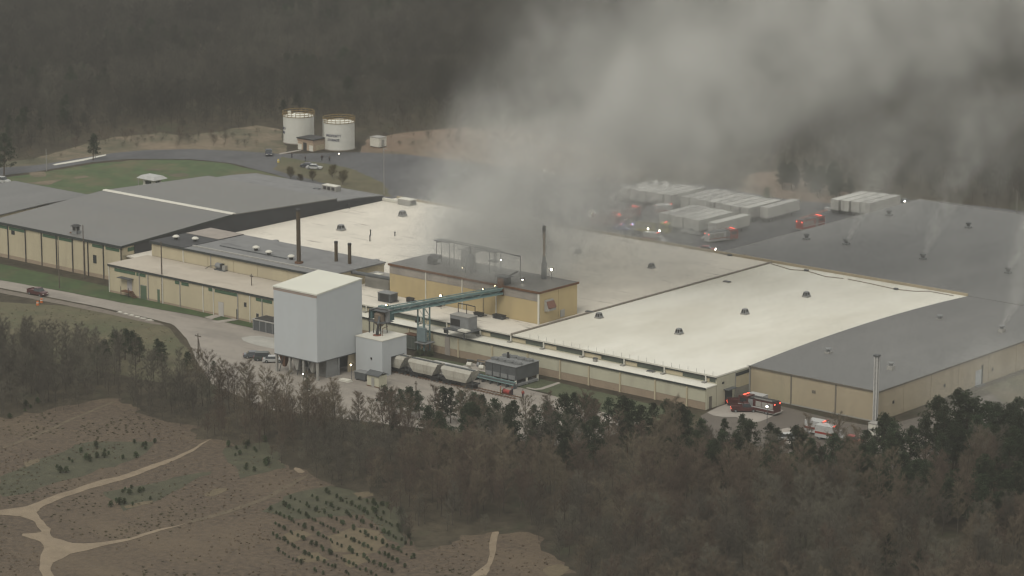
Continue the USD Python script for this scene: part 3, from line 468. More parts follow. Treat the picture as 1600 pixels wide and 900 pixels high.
t = thing('dust_collector', 'dark blackened cylinder vessel on legs on the smoking penthouse roof', 'vessel', PY(742, 428, 20)); x, y, z = t.loc[0], 18.5, PZ
MB().lathe([(.3, z + .6), (1, z + 1.6), (1, z + 3.6), (.6, z + 4.1), (0, z + 4.2)], (x, y, 0), 12).build('vessel', STEEL_DK, t, world=True); MB().tube((x, y, z + 4), (x, y, z + 6), .2).build('pipe', DARK, t, world=True)
for sx, sy in ((-.8, -.8), (.8, -.8), (.8, .8), (-.8, .8)): MB().tube((x + sx, y + sy, z), (x + sx * .9, y + sy * .9, z + 2), .09, n=5).build('leg', DARK, t, world=True)
t = thing('fan_unit', 'dark fan casing with duct left on the smoking penthouse roof', 'fan', (PY(676, 412, 20)[0], 20, PZ)); MB().tube((0, -.7, 1), (0, .7, 1), .95, n=12).build('casing', DARK, t); MB().box(-.3, 2.4, -.5, .5, 1.4, 2.2).build('duct', STEEL_DK, t); MB().box(-1, 1.4, -.8, .8, 0, .25).build('skid', DARK, t)
t = thing('bag_filter', 'dark rectangular filter house with platform in the middle of the penthouse roof', 'filter house', (PY(725, 405, 22)[0], 23.5, PZ)); MB().box(-1.3, 1.3, -1, 1, 1.2, 3.6).build('casing', STEEL_DK, t); MB().hexa([(-.3, -.3, .4), (.3, -.3, .4), (.3, .3, .4), (-.3, .3, .4)], [(-1.3, -1, 1.2), (1.3, -1, 1.2), (1.3, 1, 1.2), (-1.3, 1, 1.2)]).build('hopper', DARK, t); MB().box(-1.8, 3.2, -1.4, 1.4, 3.6, 3.75).build('platform', DARK, t)
for sx in (-1.2, 1.2):
    for sy in (-.9, .9): MB().box(sx - .08, sx + .08, sy - .08, sy + .08, 0, 1.3).build('leg', DARK, t)
t = thing('head_house', 'dark blackened conveyor head house at the front edge of the penthouse roof', 'head house', (PY(784, 440, PYF)[0], PYF + .8, PZ)); MB().box(-1.2, 1.2, -.9, .9, .1, 1.7).build('housing', DARK, t); MB().box(-1.7, 1.7, -1.2, 1.2, 1.7, 1.85).build('canopy', STEEL_DK, t); MB().tube((.9, .4, 1.8), (2.8, 1.2, 3.0), .2).build('chute', DARK, t); MB().box(-.7, .7, -1.4, -.92, -2.2, 1.4).build('drop_chute', RUST, t)
for lb, px, h, r, py0 in (('tall slender brown stack rising in front of the charcoal gable', 467, 327, .5, 411), ('left one of the two short dark stacks behind the white tower', 525.5, 377, .42, 420), ('right one of the two short dark stacks behind the white tower', 546.5, 380, .42, 424)):
    q = G(px, py0, 10.4 if px < 500 else 8.6); top = PY(px, h, q[1])[2]; n = thing('stack', lb, 'smokestack', q)
    MB().lathe([(r + .5, 0), (r + .5, .35), (r + .1, .4)], n=12).build('flange', RUST if px < 500 else STEEL_DK, n); MB().tube((0, 0, .3), (0, 0, top - q[2] - .5), r, r * .95, 14).build('shaft', STACK, n); MB().tube((0, 0, top - q[2] - .5), (0, 0, top - q[2]), r * 1.06, n=14).build('rim', DARK, n)

# --- teal conveyor
t = thing('teal_conveyor', 'long teal inclined conveyor bridge climbing to the yellow penthouse', 'conveyor', (-77.7, -10, 0))
A, B = np.array([-77.7, -10, 9.7]), np.array([-65.6, 13.6, 11.8]); d = (B - A) / np.linalg.norm(B - A); sd = np.cross(d, (0, 0, 1)); sd /= np.linalg.norm(sd)
for s_ in (-.75, .75):
    for h in (0, 1.3): MB().tube(A + sd * s_ + (0, 0, h), B + sd * s_ + (0, 0, h), .13, n=5).build('chord', TEAL, t, world=True)
    for k in range(13):
        p, q = A + (B - A) * k / 13, A + (B - A) * (k + 1) / 13
        MB().tube(p + sd * s_ + (0, 0, 1.3 * (k % 2)), q + sd * s_ + (0, 0, 1.3 * ((k + 1) % 2)), .07, n=4).build('diagonal', TEAL, t, world=True)
MB().hexa([A - sd * .7 + (0, 0, .1), A + sd * .7 + (0, 0, .1), B + sd * .7 + (0, 0, .1), B - sd * .7 + (0, 0, .1)][::1], [A - sd * .7 + (0, 0, .35), A + sd * .7 + (0, 0, .35), B + sd * .7 + (0, 0, .35), B - sd * .7 + (0, 0, .35)]).build('deck', mat('teal_dark', (.075, .13, .125), .7), t, world=True)
MB().hexa([A - sd * .45 + (0, 0, .7), A + sd * .45 + (0, 0, .7), B + sd * .45 + (0, 0, .7), B - sd * .45 + (0, 0, .7)], [A - sd * .3 + (0, 0, 1.2), A + sd * .3 + (0, 0, 1.2), B + sd * .3 + (0, 0, 1.2), B - sd * .3 + (0, 0, 1.2)]).build('belt_cover', TEAL, t, world=True)
for k in range(14):
    p = A + (B - A) * (k + .3) / 14; MB().tube(p + sd * .8 + (0, 0, 1.3), p + sd * .8 + (0, 0, 2.0), .04, n=4).build('rail_post', STEEL_DK, t, world=True)
MB().box(A[0] - 1.1, A[0] + 1.1, A[1] - 1.1, A[1] + 1.1, 8.2, 11.0).build('tail_house', mat('teal_dark', (.075, .13, .125)), t, world=True)
t = thing('teal_lift', 'teal bucket lift standing at the low end of the conveyor bridge', 'bucket elevator', (-77.7, -11.4, 7.7)); MB().box(-.5, .5, -.4, .4, 0, 3.2).build('casing', TEAL, t); MB().box(-.8, .8, -.6, .6, 3.2, 3.9).build('head', TEAL, t)
t = thing('conveyor_tower', 'teal lattice tower carrying the conveyor bridge in front of the aisle', 'tower', (-74.0, -2.4, 0)); zt = 10.3
for sx in (-.9, .9):
    for sy in (-.9, .9): MB().box(sx - .12, sx + .12, sy - .12, sy + .12, 0, zt).build('leg', TEAL, t)
for k in range(5):
    z0, z1 = k * zt / 5, (k + 1) * zt / 5
    for sy in (-.9, .9): MB().tube((-.9, sy, z0 if k % 2 else z1), (.9, sy, z1 if k % 2 else z0), .06, n=4).build('brace', TEAL, t); MB().box(-.95, .95, sy - .06, sy + .06, z1 - .1, z1).build('girt', TEAL, t)
    MB().tube((.9, -.9, z0 if k % 2 else z1), (.9, .9, z1 if k % 2 else z0), .06, n=4).build('brace', TEAL, t)
MB().box(-.7, 1.7, -1.5, -.95, 3.0, 6.0).build('control_box', mat('grey_teal', (.17, .22, .225), .6), t); MB().box(-1.0, 2.2, -1.9, 1.2, 2.6, 2.75).build('platform', STEEL, t)

# --- cooling unit and boxes on the aisle and roof edge
q = G(722, 514, 6.4)
t = thing('cooling_unit', 'big grey box with pipe frame on top straddling the roof step', 'cooling unit', (q[0], q[1] + .5, 6.4))
MB().box(-2.6, 2.6, -1.4, 1.4, .1, 2.9).build('casing', STEEL, t); MB().box(-2.4, .2, -1.5, -1.38, .7, 2.2).build('louvre', DARK, t); MB().box(-2.7, 2.7, -1.5, 1.5, 2.9, 3.05).build('lid', GREYTRIM, t); MB().box(-3.2, 3.6, -2.8, 1.5, -.12, .08).build('platform', STEEL_DK, t)
for sx in (-2.4, 0, 2.4): MB().tube((sx, 1.0, 3), (sx, 1.0, 5.0), .09, n=5).build('post', DARK, t)
MB().line([(-2.4, 1, 5), (0, 1, 5.1), (2.4, 1, 5)], .12).build('pipe', DARK, t); MB().box(1.0, 3.4, -3.1, -1.6, .15, .5).build('duct', TRIM, t)
for sx in (-2.4, 2.4): MB().box(sx - .1, sx + .1, -2.7, -2.5, -1.7, -.1).build('leg', STEEL_DK, t)
for lb, px, py, sx, sy, sz in (('dark grey louvred unit on the roof right beside the white tower', 606, 471, 1.9, 1.2, 2.0), ('small dark box on the roof between the louvred unit and the lamp', 641, 472, .8, .5, .9), ('low dark box on the white roof below the conveyor bridge', 681, 478, 1.3, .5, .5), ('low dark cylinder-topped box before the penthouse, left of its pair', 748, 494, 1.0, .6, .7), ('low long dark box at the foot of the penthouse near its right corner', 780, 498, 1.4, .6, .8)):
    q = G(px, py, 6.4); n = thing('roof_box', lb, 'rooftop unit', q); MB().box(-sx, sx, -sy, sy, .1, sz).build('casing', STEEL_DK, n); MB().box(-sx - .1, sx + .1, -sy - .1, sy + .1, sz, sz + .12).build('lid', STEEL if sx > 1.5 else DARK, n); MB().box(-sx * .7, sx * .7, -sy - .07, -sy + .02, .3, sz - .15).build('louvre', DARK, n); MB().tube((sx, 0, .5), (sx + 1.2, .2, .5), .14).build('pipe', DARK, n)
for k, (px, py) in enumerate(((697, 520), (652, 504), (930, 565))):
    q = G(px, py, 4.7); n = thing('aisle_vent', ['small dark vent on the aisle roof below the cooling unit', 'small dark vent on the aisle roof behind the lattice tower', 'small pale vent in the middle of the aisle roof'][k], 'roof vent', q); MB().box(-.4, .4, -.3, .3, 0, .7).build('box', DARK if k < 2 else GREYTRIM, n); MB().box(-.5, .5, -.4, .4, .7, .8).build('cap', STEEL_DK, n)

# --- white tower on open legs
t = thing('white_tower', 'tall plain white clad tower with cream roof standing on open legs', 'tower', (-81, -28, 0))
TX0, TX1, TY0, TY1, TB = -87.2, -74.7, -34.5, -21.0, 4.1; zf, zb = 18.6, 19.7
MB().hexa([(TX0, TY0, TB), (TX1, TY0, TB), (TX1, TY1, TB), (TX0, TY1, TB)], [(TX0, TY0, zf - .1), (TX1, TY0, zf - .1), (TX1, TY1, zb - .1), (TX0, TY1, zb - .1)]).build('wall_core', WHITE_CLAD_A, t, world=True)
n_ = 5
for k in range(n_):
    a, b = TX0 + (TX1 - TX0) * k / n_, TX0 + (TX1 - TX0) * (k + 1) / n_; MB().box(a + .003, b - .003, TY0 - .08, TY0, TB - .05, 17.7).build('wall_panel', WHITE_CLAD_A, t, world=True)
    a, b = TY0 + (TY1 - TY0) * k / n_, TY0 + (TY1 - TY0) * (k + 1) / n_; za, zb_ = zf + (zb - zf) * k / n_, zf + (zb - zf) * (k + 1) / n_
    MB().hexa([(TX1, a + .003, TB - .05), (TX1 + .08, a + .003, TB - .05), (TX1 + .08, b - .003, TB - .05), (TX1, b - .003, TB - .05)], [(TX1, a + .003, za - .12), (TX1 + .08, a + .003, za - .12), (TX1 + .08, b - .003, zb_ - .12), (TX1, b - .003, zb_ - .12)]).build('wall_panel', WHITE_CLAD_A, t, world=True)
boxpart('brick_strip', BRICK, t, TX0 - .02, TX1 + .02, TY0 - .1, TY0 - .01, 17.72, 18.3); boxpart('strip_moulding', GREYTRIM, t, TX0 - .02, TX1 + .02, TY0 - .13, TY0 - .1, 17.96, 18.06)
MB().hexa([(TX0 - .15, TY0 - .2, zf - .3), (TX1 + .15, TY0 - .2, zf - .3), (TX1 + .15, TY1 + .1, zb - .25), (TX0 - .15, TY1 + .1, zb - .25)], [(TX0 - .15, TY0 - .2, zf), (TX1 + .15, TY0 - .2, zf), (TX1 + .15, TY1 + .1, zb), (TX0 - .15, TY1 + .1, zb)]).build('roof', TOWER_ROOF, t, world=True)
for x in (TX0 + .3, -83, -79, TX1 - .3):
    for y in (TY0 + .3, -28, TY1 - .3): MB().box(x - .22, x + .22, y - .22, y + .22, 0, TB).build('leg', GREYTRIM if y < -30 else STEEL, t, world=True)
boxpart('base_wall', mat('grey_base_wall', (.24, .235, .215), .8), t, TX1 - 3.2, TX1 - .6, -31.0, -30.7, 0, TB); boxpart('base_wall', STEEL, t, TX1 - .55, TX1 - .35, -31.5, -27.5, 0, TB); boxpart('base_wall', mat('pink_block', (.27, .22, .19), .9), t, -86, -84, -30, -29.8, 0, TB)
boxpart('base_wall', TAN, t, TX1 - .5, TX1 - .3, -25.0, -22.6, 0, TB); boxpart('silo_bottom', STEEL_DK, t, -84.5, -77, -29.5, -23, .8, TB)
for k, (x, y) in enumerate(((-85.6, -33.2), (-81.4, -33.5), (-77.5, -33.0))): MB().hexa([(x - .3, y - .3, 1.2), (x + .3, y - .3, 1.2), (x + .3, y + .3, 1.2), (x - .3, y + .3, 1.2)], [(x - 1.1, y - .8, TB), (x + 1.1, y - .8, TB), (x + 1.1, y + .8, TB), (x - 1.1, y + .8, TB)]).build('hopper', GREYTRIM if k else RUST, t, world=True)
boxpart('skirt_trim', STEEL_DK, t, TX0, TX1 + .1, TY0 - .12, TY0 - .02, TB - .22, TB - .05); boxpart('skirt_trim', STEEL_DK, t, TX1 + .02, TX1 + .12, TY0, TY1, TB - .22, TB - .05)
for k in range(5): MB().tube((-86.5 + 2.6 * k, -33.9, .1), (-85.2 + 2.6 * k, -33.9, TB - .2), .1, n=5).build('brace', STEEL_DK, t, world=True)

# --- rail unloading shed with machinery on its roof
t = thing('unloading_shed', 'white flat roofed rail unloading shed beside the tall tower', 'shed', (-70.5, -19.5, 0))
SX0, SX1, SY0, SY1, SZ = -74.4, -66.8, -23.3, -15.8, 7.7
boxpart('wall', WHITE_CLAD_A, t, SX0, SX1, SY0, SY0 + .3, 0, SZ); boxpart('back_wall', WHITE_CLAD_A, t, SX0, SX1, SY1 - .3, SY1, 0, SZ)
boxpart('end_wall', WHITE_CLAD_A, t, SX1 - .3, SX1 + .02, SY0 + .01, -20.6, 0, SZ); boxpart('end_wall', WHITE_CLAD_A, t, SX1 - .3, SX1 + .02, -20.58, SY1, 3.95, SZ); boxpart('end_wall', WHITE_CLAD_A, t, SX1 - .3, SX1 + .02, -16.6, SY1, 0, 3.93)
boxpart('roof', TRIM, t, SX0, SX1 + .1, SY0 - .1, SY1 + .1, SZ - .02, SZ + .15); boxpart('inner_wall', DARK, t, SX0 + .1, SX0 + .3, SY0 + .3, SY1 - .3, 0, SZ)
boxpart('lintel', STEEL_DK, t, SX1 - .35, SX1 + .06, -20.6, -16.6, 3.75, 3.94); boxpart('wall_lamp', DARK, t, -70.0, -69.7, SY0 - .2, SY0, 3.4, 3.8)
t = thing('roof_hopper_machine', 'brown drum and tangled dark pipework standing on the white shed roof', 'machinery', (-71.5, -18.6, SZ + .15))
MB().lathe([(.5, 1.4), (1.25, 2.2), (1.25, 4.0), (.9, 4.5), (0, 4.6)], (-.6, .4, 0), 14).build('drum', mat('drum_brown', (.19, .15, .11), .8, .2), t); MB().lathe([(.9, 0), (.9, .12), (0, .13)], (.6, -1.8, 0), 14).build('base_plate', mat('red_oxide', (.22, .09, .06), .85), t)
for sx, sy in ((-1.6, -.6), (.5, -.6), (.5, 1.4), (-1.6, 1.4)): MB().tube((sx, sy, 0), (sx * .9, sy * .9, 2.6), .1, n=5).build('leg', DARK, t)
MB().tube((.6, -1.8, .1), (.75, -1.6, 2.4), .35, .2, 8).build('chute', DARK, t); MB().tube((.75, -1.6, 2.3), (-.4, .2, 4.6), .25, n=7).build('duct', STEEL_DK, t); MB().line([(-2.4, -1, 0), (-2.4, -1, 4.8), (-.6, -.6, 5.4), (1.6, .4, 5.2)], .12).build('pipe', DARK, t); MB().line([(1.8, -1.4, 0), (1.8, -1.4, 1.6), (1.2, .8, 1.6)], .07).build('handrail', RUST, t)
for k, z in enumerate((2.5, 4.9)): MB().box(-2.6, 1.9, -1.3 + k * .4, 1.9, z, z + .1).build('platform', STEEL_DK, t)
MB().box(-2.7, -1.9, -.6, 1.2, 3.0, 4.6).build('filter_box', mat('teal_dark', (.075, .13, .125)), t); MB().tube((1.1, .9, 2.6), (1.1, .9, 4.9), .5, n=9).build('cyclone', STEEL, t)
t = thing('ground_hopper', 'grey green cone hopper with angled chute in front of the white shed', 'hopper', G(581, 578)); t_ = t
MB().hexa([(-1.1, -1.1, 2.6), (1.1, -1.1, 2.6), (1.1, 1.1, 2.6), (-1.1, 1.1, 2.6)], [(-.75, -.75, 5.0), (.75, -.75, 5.0), (.75, .75, 5.0), (-.75, .75, 5.0)]).build('bin', mat('olive_grey', (.17, .165, .12), .8), t); MB().box(-1.3, 1.3, -1.3, 1.3, 2.4, 2.6).build('rim', STEEL_DK, t); MB().tube((.2, 0, 4.9), (.9, .2, 7.3), .22, n=7).build('chute', DARK, t)
for sx in (-1, 1):
    for sy in (-1, 1): MB().box(sx - .1, sx + .1, sy - .1, sy + .1, 0, 2.5).build('leg', mat('olive_grey', (.17, .165, .12)), t)
t = thing('scale_hut', 'small cream hut with dark gabled roof in front of the white shed', 'hut', G(589, 603)); MB().box(-1.7, 1.7, -1.2, 1.2, 0, 2.5).build('wall', CREAM_PALE, t)
for s_ in (-1, 1): MB().hexa([(-1.9, min(0, s_ * 1.5), 2.45 if s_ < 0 else 3.1), (1.9, min(0, s_ * 1.5), 2.45 if s_ < 0 else 3.1), (1.9, max(0, s_ * 1.5), 3.1 if s_ < 0 else 2.45), (-1.9, max(0, s_ * 1.5), 3.1 if s_ < 0 else 2.45)], [(-1.9, min(0, s_ * 1.5), 2.58 if s_ < 0 else 3.25), (1.9, min(0, s_ * 1.5), 2.58 if s_ < 0 else 3.25), (1.9, max(0, s_ * 1.5), 3.25 if s_ < 0 else 2.58), (-1.9, max(0, s_ * 1.5), 3.25 if s_ < 0 else 2.58)]).build('roof', STEEL_DK, t)
MB().side([(-1.7, 2.5)] * 1 + [(-1.7, 2.45), (1.7, 2.45)], -.1, .1).build('trim', RUST, t); MB().box(-.4, .4, -1.26, -1.18, 0, 2.0).build('door', GREYTRIM, t); MB().box(-1.75, 1.75, -1.24, -1.21, 0, .25).build('skirt', RUST, t)
t = thing('waste_container', 'dark blue grey steel container behind the small cream hut', 'container', G(567, 594)); MB().side([(-1.4, .3), (1.4, .3), (1.6, 1.8), (-1.6, 1.8)], -.9, .9).build('body', STEEL_DK, t); MB().box(-1.7, 1.7, -1, 1, 1.8, 1.9).build('lid', STEEL, t)
for sx in (-1.1, 1.1): MB().box(sx - .15, sx + .15, -.8, .8, 0, .3).build('skid', DARK, t)
t = thing('flat_pallet_pile', 'low white slab pile on the yard between tower and small hut', 'slabs', G(540, 596)); 
for k in range(3): MB().box(-1.4 + .1 * k, 1.4 - .1 * k, -.7, .7 - .05 * k, .16 * k, .16 * k + .15).build('slab', TRIM, t)

t = thing('dark_bin_shed', 'dark grey low storage bin with pale rim left of the white tower', 'storage bin', G(411, 519)); MB().box(-3.2, 6, 0, 4.2, 0, 2.4).build('body', STEEL_DK, t); MB().box(-3.4, 6.2, -.15, 4.4, 2.4, 2.6).build('rim', GREYTRIM, t); MB().box(-2.8, 5.6, .3, 3.8, 2.6, 2.75).build('cover', DARK, t)
for k in range(5): MB().box(-3.1 + 2 * k, -2.9 + 2 * k, -.1, 0, 0, 2.4).build('rib', STEEL, t)
# --- cooling cells, covered tank
t = thing('cooling_cells', 'row of four dark grey cooling tower cells on legs on the grass', 'cooling tower', (-45.5, -8.5, 0))
q0, q1 = G(757, 596), G(803, 607); W = 4.0; L4 = (q1[0] - q0[0]) / 4; Y0 = q0[1] + .2
for k in range(4):
    xa = q0[0] + k * L4
    MB().box(xa + .05, xa + L4 - .05, Y0, Y0 + 7.5, 1.5, 4.3).build('cell', STEEL_DK, t, world=True)
    for j in (0, 1): MB().lathe([(.95, 4.3), (.85, 4.55), (.95, 4.9), (.86, 4.9), (.78, 4.5)], (xa + L4 / 2, Y0 + 2 + 3.6 * j, 0), 14).build('fan_ring', STEEL, t, world=True)
    MB().box(xa + .2, xa + L4 - .2, Y0 - .1, Y0 + .02, 1.6, 2.5).build('louvre', STEEL, t, world=True)
    for y in (Y0 + .2, Y0 + 3.7, Y0 + 7.2): MB().box(xa + .05, xa + .3, y - .12, y + .12, 0, 1.5).build('leg', GREYTRIM, t, world=True)
for y in (Y0 + .2, Y0 + 3.7, Y0 + 7.2): MB().box(q1[0] - .3, q1[0], y - .18, y + .18, 0, 1.5).build('leg', TRIM, t, world=True)
MB().box(q0[0] - .5, q1[0] + .2, Y0 + .6, Y0 + 7, .25, .7).build('basin', STEEL, t, world=True); MB().box(q0[0] - .1, q1[0] + .1, Y0 - .15, Y0 + 7.6, 4.3, 4.4).build('deck_edge', STEEL, t, world=True); MB().tube((q0[0] + 2, Y0 + 5, 4.3), (q0[0] + 2, Y0 + 5, 5.6), .25).build('vent_pipe', DARK, t, world=True)
t = thing('yard_pipe_rack', 'low teal pipe run along the rail side of the cooling cells', 'pipe rack', G(748, 590)); a, b = G(742, 588, .9), G(803, 602, .9)
for k in range(3): MB().tube(a + (0, .3 * k, .2 * k), b + (0, .3 * k, .2 * k), .14).build('pipe', TEAL if k != 1 else STEEL_DK, t, world=True)
for s_ in np.linspace(0, 1, 6): p = a + (b - a) * s_; MB().box(p[0] - .1, p[0] + .1, p[1] - .2, p[1] + .8, 0, .95).build('stand', STEEL_DK, t, world=True)
q = G(676, 578)
t = thing('covered_tank', 'low vaulted white cover with dark open end beside the rail cars', 'covered shed', (q[0], q[1] + .5, 0))
pr = [(-1.9, 0), (1.9, 0), (1.9, .7), (1.5, 1.4), (.8, 1.85), (0, 2.0), (-.8, 1.85), (-1.5, 1.4), (-1.9, .7)]
v = [(0, a, z) for a, z in pr] + [(9.5, a, z) for a, z in pr]; n = len(pr); MB().add(v, [(i, (i + 1) % n, n + (i + 1) % n, n + i) for i in range(n)]).add([(0, a, z) for a, z in pr], [(0, i + 1, i) for i in range(1, n - 1)]).build('cover', mat('cover_white', (.45, .445, .42), .6), t)
v = [(9.5, a * .96, z * .96) for a, z in pr]; MB().add(v, [(0, i, i + 1) for i in range(1, n - 1)]).build('end_opening', DARK, t); MB().box(9.6, 12.5, -1.7, 1.4, 0, 1.0).build('dark_box', GLASSDK, t)
t = thing('yard_pump', 'jumble of grey pumps and pipes between the covered tank and the cooling cells', 'pumps', G(742, 578));
for k, (x, y) in enumerate(((-3, 1), (-1.2, 2.2), (.6, .8), (2.2, 2.4))): MB().tube((x, y, .6), (x + 1.1, y + .2, .6), .5, n=8).build('pump', STEEL if k % 2 else TRIM, t); MB().line([(x, y, .6), (x, y, 1.6), (x + 1.6, y + .4, 1.6)], .1).build('pipe', STEEL_DK, t)
MB().box(-4, 3.6, -.2, 3.6, 0, .15).build('pad', CONC, t)
t = thing('transformer', 'grey green steel cabinet against the aisle wall right of the white shed', 'cabinet', G(645, 545)); MB().box(-1.5, 1.5, -1, 1, .2, 3.2).build('cabinet', mat('grey_green', (.17, .19, .155), .7), t); MB().box(-1.6, 1.6, -1.1, 1.1, 3.2, 3.35).build('lid', RUST, t)
for q in (-1, 0, 1): MB().box(q - .38, q + .38, -1.06, -.98, .5, 2.9).build('door', mat('grey_green_dark', (.11, .125, .105), .7), t)
t = thing('yard_bush', 'low green bushes at the foot of the lattice tower', 'bush', G(662, 556)); 
# --- tan warehouse, front right
t = thing('tan_warehouse', 'tan panelled warehouse with dark grey roof at the right front', 'warehouse', (60, 50, 0))
RX = 31.1
ys = list(np.linspace(14.7, 97.5, 17)); zs = [6.45 + 1.15 * (1 - ((y - 56.1) / 41.4) ** 2) for y in ys]; zr = [6.3] * 17; gx = np.linspace(0.15, RX + .15, 9)
V, Fc = [], []
for j, y in enumerate(ys):
    for i, x in enumerate(gx): u = i / 8; V.append((x, y - (.25 if j == 0 else 0), zs[j] + (zr[j] - zs[j]) * u ** 1.3))
for j in range(16):
    for i in range(8): k = j * 9 + i; Fc.append((k, k + 1, k + 10, k + 9))
MB().add(V, Fc).build('roof', ROOF_GREY2, t, world=True, smooth=True)
boxpart('wall_core', TAN, t, .3, RX - .02, 14.75, 97.3, 0, 6.0)
fx = [.35] + [PY(px, 600, 14.7)[0] for px in (1237, 1307)] + [RX]; panels_front(t, 14.75, fx, .25, 6.12, TAN, gap=.1)
boxpart('wall_base', GREYTRIM, t, .3, RX, 14.55, 14.75, 0, .25)
for x in fx[1:-1]: boxpart('joint_pipe', mat('joint_dark', (.16, .14, .11), .8), t, x - .2, x + .1, 14.52, 14.64, 0, 6.2)
boxpart('corner_pilaster', GREYTRIM, t, -.55, .3, 14.4, 14.75, 0, 6.45); boxpart('eave_trim', mat('eave_brown', (.13, .115, .09), .7), t, .1, RX + .2, 14.4, 14.47, 6.1, 6.42)
ry = [14.8, 24, 34, PX(1498, 570, RX)[1], 56, 67, 78, 90, 97.3]; panels_right(t, RX - .02, ry, .2, 6.05, TAN, gap=.06); boxpart('eave_trim', mat('eave_brown', (.13, .115, .09)), t, RX + .15, RX + .22, 14.4, 97, 6.0, 6.32)
a, b = PX(1523, 600, RX)[1], PX(1532, 596, RX)[1]; dr = boxpart('loading_door', mat('pale_blue_door', (.40, .42, .42), .5), t, RX + .08, RX + .2, a, b, .3, 3.4); boxpart('door_frame', GLASSDK, t, RX + .1, RX + .26, b + .05, b + .45, .3, 4.2); boxpart('door_sill', STEEL_DK, t, RX + .1, RX + .9, a - .3, b + .5, 0, .3)
for px, py in ((1395, 628), (1475, 602), (1550, 577)): q = PX(px, py, RX); boxpart('wall_vent', DARK, t, RX + .08, RX + .2, q[1] - .25, q[1] + .25, q[2] - .3, q[2] + .3)
for px, py in ((1272, 612), (1255, 645)): q = PY(px, py, 14.7); boxpart('wall_vent', mat('joint_dark', (.16, .14, .11)), t, q[0] - .4, q[0] + .4, 14.5, 14.64, q[2] - .3, q[2] + .3)
boxpart('back_wall', TAN, t, .3, RX, 97.3, 97.45, 0, 6.4)

# --- grey roofed warehouse behind it
t = thing('grey_roof_warehouse', 'vast grey roofed warehouse with smoking vents at the far right', 'warehouse', (0, 140, 0))
boxpart('wall', TAN, t, -69.3, 75, 98.2, 186, 0, 6.1); boxpart('roof', ROOF_GREY2, t, -69.6, 75.3, 98.0, 186.3, 6.1, 6.4); boxpart('roof_edge', GREYTRIM, t, -69.6, 75.3, 186.3, 186.5, 6.0, 6.5); boxpart('roof_edge', GREYTRIM, t, -69.8, -69.6, 98.0, 186.5, 6.0, 6.46)
for k in range(8): boxpart('wall_panel', TAN, t, 75, 75.12, 98.4 + 11 * k, 109.2 + 11 * k, .2, 6.0)
for lb, px, py in (('smoking vent nearest the trailers on the far grey roof', 1322, 382), ('smoking vent in the middle of the far grey roof', 1442, 405), ('smoking vent at the right edge of the far grey roof', 1575, 427), ('small vent near the back left corner of the far grey roof', 1389, 337), ('small vent in the back middle of the far grey roof', 1513, 356), ('small vent on the far grey roof nearest the ladder truck', 1260, 374)):
    n = thing('roof_ventilator', lb, 'roof vent', G(px, py, 6.4)); MB().box(-.7, .7, -.7, .7, 0, .4).build('curb', STEEL, n); MB().lathe([(.45, .4), (.45, 1.0), (.75, 1.05), (.7, 1.35), (0, 1.5)], n=10).build('cowl', STEEL_DK, n)
for lb, px, py in (('smoking vent on the front grey roof near the right edge', 1565, 516), ('pale vent on the front grey roof above the tall white mast', 1392, 574), ('pale round vent on the front grey roof near the white roof', 1294, 552), ('small vent near the middle of the front grey roof', 1468, 500)):
    n = thing('roof_ventilator', lb, 'roof vent', G(px, py, 7.0)); MB().box(-.6, .6, -.6, .6, -.5, .3).build('curb', GREYTRIM, n); MB().lathe([(.4, .3), (.4, .8), (.7, .85), (.65, 1.1), (0, 1.25)], n=10).build('cowl', STEEL, n)

# --- oil tanks, pump house, small hut
def tank(label, px, py, turn, lines):
    q = G(px, py); n = thing('storage_tank', label, 'storage tank', q, rot=turn); R_, H_ = 4.65, 8.0
    MB().lathe([(R_, 0), (R_, H_)], n=48).build('shell', TANKW, n, smooth=True); MB().lathe([(R_ + .05, H_ - .15), (R_ + .05, H_), (R_ * .6, H_ + .45), (0, H_ + .7)], n=48).build('roof', mat('tank_top', (.66, .65, .56), .7), n)
    t_ = np.linspace(math.pi * .02, math.pi * 1.98, 44); rl = mat('rail_yellow_brown', (.20, .135, .05), .7)
    for h in (.75, 1.45):
        MB().line([(R_ * 1.03 * math.cos(a), R_ * 1.03 * math.sin(a), H_ + h) for a in t_], .11, 4).build('guard_rail', rl, n)
    MB().lathe([(R_ + .1, H_ + .02), (R_ + .1, H_ + .22)], n=44).build('toe_board', rl, n)
    for a in t_[::2]: MB().tube((R_ * 1.03 * math.cos(a), R_ * 1.03 * math.sin(a), H_), (R_ * 1.03 * math.cos(a), R_ * 1.03 * math.sin(a), H_ + 1.45), .08, n=4).build('rail_post', rl, n)
    a0 = -math.pi * .70; x, y = (R_ + .25) * math.cos(a0), (R_ + .25) * math.sin(a0); MB().box(x - .12, x + .12, y - .1, y + .1, 0, H_ + 1).build('ladder', GREYTRIM if lines else RUST, n); x, y = R_ * .93 * math.cos(a0), R_ * .93 * math.sin(a0); MB().box(x - .5, x + .5, y - .4, y + .4, H_, H_ + .9).build('hatch', TRIM, n)
    MB().lathe([(R_ + .2, 0), (R_ + .2, .25), (R_, .26)], n=32).build('foundation', CONC, n)
    for k, s in enumerate(lines):
        m = meshkit.text_mesh(s, .72, .05, bold=True); v = np.array(m.vertices); w = v[:, 0].max(); v[:, 0] -= w / 2; v[:, 0] *= (5.0 if k == 0 else 3.9) / w
        a = -math.pi * .40 + v[:, 0] / R_; r = R_ + .02 + v[:, 2]; MB().add(np.c_[r * np.cos(a), r * np.sin(a), 4.1 - 1.25 * k + v[:, 1]], m.faces).build('lettering', mat('navy_letters', (.03, .035, .075), .6), n)
tank('white storage tank with dark lettering facing the lot, right of the pump house', 530, 231.5, .05, ['PROPERTY', 'STORAGE'])
tank('white storage tank on the left, its lettering turned away to the side', 467, 221.5, -1.05, ['PROPERTY', 'STORAGE'])
